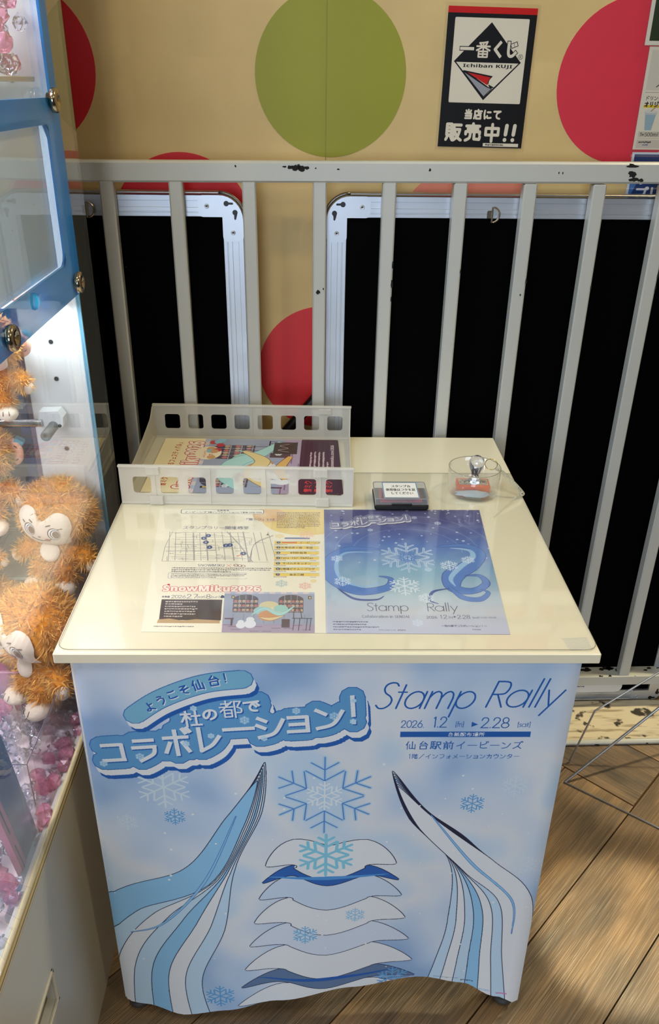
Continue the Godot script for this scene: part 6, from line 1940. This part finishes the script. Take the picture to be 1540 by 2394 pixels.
	for s in [-1.0, 1.0]:
		var ear := mb(true)
		ellipsoid(ear, Vector3(s * 0.057, 0.116, -0.004), Vector3(0.016, 0.021, 0.008), Basis(Vector3.UP, s * -0.5), 20, 12)
		var eo := obj("ear", ear, pink, t)
		var inner := []
		for i in 11: inner.append(Vector3(s * 0.057 + cos(PI * (0.6 + 0.8 * i / 10.0)) * -s * 0.009, 0.116 + sin(PI * (0.6 + 0.8 * i / 10.0) - PI) * 0.012, 0.0045))
		obj("ear_fold", tubed(inner, 0.0011, 6), mat(Color(0.42, 0.22, 0.17), 0.9), eo)
		if s > 0:
			obj("ear_band", boxed(Vector3(s * 0.066, 0.131, -0.006), Vector3(0.015, 0.008, 0.017), 0.002, Basis(Vector3.BACK, -0.6)), mat(Color(0.36, 0.60, 0.66), 0.8), eo)
		var ft := mb(true)
		ellipsoid(ft, Vector3(s * 0.023, 0.010, 0.030), Vector3(0.0165, 0.0125, 0.019), Basis(Vector3.UP, s * 0.25), 20, 12, 0.08, 3)
		var fo := obj("foot", ft, white, t)
		for k in 2:
			obj("toe_seam", tubed([Vector3(s * 0.023 + (k - 0.5) * 0.009, 0.018, 0.0455), Vector3(s * 0.023 + (k - 0.5) * 0.010, 0.0115, 0.0492)], 0.0005, 5), brown, fo)
		var hd := mb(true)
		ellipsoid(hd, Vector3(s * 0.0585, 0.047, 0.014), Vector3(0.0095, 0.011, 0.009), Basis(), 16, 10)
		obj("hand", hd, white, t)
	obj("belly_patch", patch_on(disc_poly(Vector2(0, 0.066), 0.0155, 0.0150), Vector3(0, 0.056, 0.0), Vector3(0.030, 0.034, 0.027), 0.0062, 5, 0.0015), white, t)
	return t

func disc_poly(c: Vector2, rx: float, ry: float) -> PackedVector2Array:
	var out := PackedVector2Array()
	for i in 24: out.append(c + Vector2(cos(TAU * i / 24) * rx, sin(TAU * i / 24) * ry))
	return out

func face_outline() -> PackedVector2Array:
	return smooth(PackedVector2Array([Vector2(0.0, 0.42), Vector2(-0.30, 0.92), Vector2(-0.70, 0.98), Vector2(-1.0, 0.55), Vector2(-0.95, -0.1), Vector2(-0.80, -0.62), Vector2(-0.35, -0.95), Vector2(0.35, -0.98), Vector2(0.82, -0.78), Vector2(0.90, -0.3), Vector2(1.0, 0.2), Vector2(0.85, 0.72), Vector2(0.45, 0.85)]), true, 5)

func in_face(x: float, y: float, grow: float) -> bool:
	return Geometry2D.is_point_in_polygon(Vector2(x, y) / grow, face_outline_cache())

var _fo := PackedVector2Array()
func face_outline_cache() -> PackedVector2Array:
	if _fo.is_empty(): _fo = face_outline()
	return _fo

func head_z(v: Vector2, c: Vector3, r: Vector3) -> float:
	var k := 1.0 - pow((v.x - c.x) / (r.x + 0.004), 2) - pow((v.y - c.y) / (r.y + 0.004), 2)
	return c.z + r.z * sqrt(maxf(k, 0.06))

func patch(p: PackedVector2Array, c: Vector3, r: Vector3, off: float, rings: int, puff := 0.0) -> SurfaceTool:
	return patch_on(p, c, r, off, rings, puff)

# a cushioned patch that follows an ellipsoid
func patch_on(p: PackedVector2Array, c: Vector3, r: Vector3, off: float, rings: int, puff := 0.0) -> SurfaceTool:
	var st := mb(true)
	var mid := Vector2.ZERO
	for v in p: mid += v
	mid /= p.size()
	var at := func(i: int, k: float) -> Vector3:
		var v := mid.lerp(p[i % p.size()], k)
		return Vector3(v.x, v.y, head_z(v, c, r) + off + puff * sqrt(maxf(0.0, 1.0 - pow(k, 4))) - (0.002 if puff > 0.0 and k > 0.99 else 0.0))
	for i in p.size():
		for j in rings:
			var k0 := float(j) / rings
			var k1 := float(j + 1) / rings
			if j == 0: tri(st, at.call(i, 0), at.call(i, k1), at.call(i + 1, k1))
			else: quad(st, at.call(i, k0), at.call(i, k1), at.call(i + 1, k1), at.call(i + 1, k0))
	return st

func on_head(pts: Array, c: Vector3, r: Vector3, off: float, rad: float) -> SurfaceTool:
	var q := []
	for v in pts: q.append(Vector3(v.x, v.y, head_z(v, c, r) + off))
	return tubed(q, rad, 6)

# smooth union of ellipsoids as surface nets
func nets(blobs: Array, cell: float, k: float) -> SurfaceTool:
	var lo := Vector3(INF, INF, INF)
	var hi := -lo
	for b in blobs:
		lo = lo.min(b[0] - b[1])
		hi = hi.max(b[0] + b[1])
	lo -= Vector3.ONE * cell * 2
	var dims := Vector3i((hi - lo) / cell) + Vector3i(3, 3, 3)
	var f := PackedFloat32Array()
	f.resize(dims.x * dims.y * dims.z)
	for z in dims.z:
		for y in dims.y:
			for x in dims.x:
				var p := lo + Vector3(x, y, z) * cell
				var d := 1.0
				for b in blobs:
					var q: Vector3 = (p - b[0]) / b[1]
					var l := q.length()
					var e: float = (l - 1.0) * l / maxf((q / b[1]).length(), 1e-4)
					var h := clampf(0.5 + 0.5 * (d - e) / k, 0.0, 1.0)
					d = lerpf(d, e, h) - k * h * (1.0 - h)
				f[x + dims.x * (y + dims.y * z)] = d
	var vert := {}
	var offs := [0, 1, dims.x, dims.x + 1, dims.x * dims.y, dims.x * dims.y + 1, dims.x * dims.y + dims.x, dims.x * dims.y + dims.x + 1]
	for z in dims.z - 1:
		for y in dims.y - 1:
			for x in dims.x - 1:
				var i := x + dims.x * (y + dims.y * z)
				var s := Vector3.ZERO
				var n := 0
				for a in 8:
					for bit in [1, 2, 4]:
						if a & bit: continue
						var b: int = a | bit
						var fa := f[i + offs[a]]
						var fb := f[i + offs[b]]
						if (fa < 0) != (fb < 0):
							var t := fa / (fa - fb)
							var pa := Vector3(a & 1, (a >> 1) & 1, (a >> 2) & 1)
							var pb := Vector3(b & 1, (b >> 1) & 1, (b >> 2) & 1)
							s += pa.lerp(pb, t)
							n += 1
				if n: vert[i] = lo + (Vector3(x, y, z) + s / n) * cell
	var st := mb(true)
	var step := [1, dims.x, dims.x * dims.y]
	for z in range(1, dims.z - 1):
		for y in range(1, dims.y - 1):
			for x in range(1, dims.x - 1):
				var i := x + dims.x * (y + dims.y * z)
				for a in 3:
					var fa := f[i]
					var fb := f[i + step[a]]
					if (fa < 0) == (fb < 0): continue
					var u: int = step[(a + 1) % 3]
					var v: int = step[(a + 2) % 3]
					var q := [vert[i - u - v], vert[i - v], vert[i], vert[i - u]]
					if fa < 0: quad(st, q[0], q[1], q[2], q[3])
					else: quad(st, q[3], q[2], q[1], q[0])
	return st

func plushes() -> void:
	var first := make_plush()
	var spots := [
		# base point, turn, lean, size, label
		[Vector3(-0.0915, 0.5495, -0.314), -0.20, Vector2(-0.10, -0.05), 0.98, "orange plush monkey sitting on the clear shelf, whole white face with stuck out tongue showing"],
		[Vector3(-0.096, 0.424, -0.205), -0.7, Vector2(-0.05, 0.0), 1.08, "orange plush monkey turned sideways with its feet in the gems, lowest by the table"],
		[Vector3(-0.138, 0.8185, -0.310), 0.2, Vector2(-0.05, 0.0), 0.80, "topmost orange plush monkey, only an ear with blue band and fur in the picture"],
		[Vector3(-0.186, 0.6445, -0.318), 0.15, Vector2(-0.05, 0.0), 0.95, "orange plush monkey just below the chrome bar, cut by the picture's edge"],
		[Vector3(-0.205, 0.552, -0.300), 0.35, Vector2(-0.1, 0.1), 0.72, "orange plush monkey half hidden behind the left ear of the one on the clear shelf"],
		[Vector3(-0.188, 0.400, -0.290), 0.30, Vector2(-0.05, 0.0), 0.95, "orange plush monkey at the lower left edge beside the one turned sideways"],
	]
	for i in spots.size():
		var s: Array = spots[i]
		var o: Node3D = first
		if i:
			o = first.duplicate()
			o.name = numbered("plush_monkey")
			add_child(o)
		o.transform = Transform3D(Basis(Vector3.UP, s[1]) * Basis(Vector3.RIGHT, s[2].x) * Basis(Vector3.BACK, s[2].y) * Basis().scaled(Vector3.ONE * s[3]), s[0])
		o.set_meta("label", s[4])
		o.set_meta("group", "plush monkeys in the claw machine")
	first.get_node("ear_001").free()   # its right ear is folded away behind the head
	var fz := mb(true)
	ellipsoid(fz, Vector3.ZERO, Vector3(0.05, 0.035, 0.03), Basis(), 24, 14, 0.25, 8)
	var pm := StandardMaterial3D.new()
	pm.albedo_color = Color(0.66, 0.26, 0.50)
	pm.roughness = 0.95
	pm.rim_enabled = true
	pm.rim = 0.5
	var o := obj("plush_cushion", fz, pm, null, Vector3(-0.205, 0.428, -0.235))
	tag(o, "magenta fuzzy plush lying on the gems at the lower left edge", "plush toy")

func shard(seed_: int) -> SurfaceTool:
	# a faceted ice-like gem: a lumpy low polygon crystal
	var r := RandomNumberGenerator.new()
	r.seed = seed_
	var st := mb()
	var ringn := 6
	var rows := [[0.0, -1.0], [0.72, -0.55], [1.0, 0.05], [0.62, 0.65], [0.0, 0.95]]
	var P := []
	for j in rows.size():
		var row := []
		for i in ringn:
			var a := TAU * (i + 0.5 * (j % 2)) / ringn
			var k: float = r.randf_range(0.7, 1.2)
			row.append(Vector3(cos(a) * rows[j][0] * k, rows[j][1] * r.randf_range(0.85, 1.1) if rows[j][0] > 0.0 else rows[j][1], sin(a) * rows[j][0] * k * 0.85))
		P.append(row)
	for j in rows.size() - 1:
		for i in ringn:
			var k := (i + 1) % ringn
			outward(st, [P[j][i], P[j][k], P[j + 1][i]], Vector3.ZERO)
			outward(st, [P[j][k], P[j + 1][k], P[j + 1][i]], Vector3.ZERO)
	return st

func gems() -> void:
	var shapes := []
	for k in 4:
		var s := shard(100 + k)
		s.generate_normals()
		shapes.append(s.commit())
	var clear := solid_glass(Color(0.97, 0.97, 1.0), 0.04, 0.03)
	var pink := StandardMaterial3D.new()
	pink.albedo_color = Color(1.0, 0.68, 0.80, 0.22)
	pink.transparency = BaseMaterial3D.TRANSPARENCY_ALPHA
	pink.roughness = 0.06
	pink.refraction_enabled = true
	pink.refraction_scale = 0.04
	rng.seed = 70
	var put := func(called: String, m: Material, at: Vector3, size: float, label: String, group: String) -> void:
		var o := MeshInstance3D.new()
		o.name = numbered(called)
		o.mesh = shapes[rng.randi() % 4]
		o.material_override = m
		add_child(o)
		o.transform = Transform3D(Basis(Vector3(rng.randfn(), rng.randfn(), rng.randfn()).normalized(), rng.randf() * TAU).scaled(Vector3.ONE * size), at)
		tag(o, label, "gem", group)
	for k in 290:
		var x := -0.040 - pow(rng.randf(), 1.3) * 0.17
		var z := rng.randf_range(-0.32, 0.20)
		if absf(x + 0.055) < 0.012 and z > -0.01 and z < 0.09: continue
		put.call("clear_gem", clear, Vector3(x, rng.randf_range(0.396, 0.418), z), rng.randf_range(0.008, 0.0125), "clear faceted plastic gem in the gem bed of the claw machine", "clear gems in the gem bed")
	# pink gems: [x, z] seen one by one
	for q in [[-0.145, -0.235], [-0.120, -0.225], [-0.135, -0.205], [-0.165, -0.17], [-0.155, -0.185], [-0.052, -0.115], [-0.044, -0.100], [-0.062, -0.085], [-0.040, -0.075], [-0.070, -0.060], [-0.048, -0.050], [-0.056, -0.040], [-0.044, -0.160], [-0.038, -0.145], [-0.044, 0.000], [-0.041, 0.012], [-0.080, 0.075], [-0.068, 0.090], [-0.055, 0.105], [-0.090, 0.060], [-0.045, 0.120]]:
		put.call("pink_gem", pink, Vector3(q[0], rng.randf_range(0.412, 0.424), q[1]), rng.randf_range(0.0105, 0.0145), "bright pink faceted plastic gem lying among the clear ones in the gem bed", "pink gems in the gem bed")
	for k in 40:
		var isp := k % 2 == 0
		put.call("pink_gem" if isp else "clear_gem", pink if isp else clear, Vector3(rng.randf_range(-0.105, -0.040), 1.2305 + rng.randf() * 0.075, rng.randf_range(-0.345, -0.255)), rng.randf_range(0.010, 0.014), "%s plastic gem heaped on the upper shelf of the claw machine" % ("pink" if isp else "clear"), "%s gems on the upper shelf" % ("pink" if isp else "clear"))
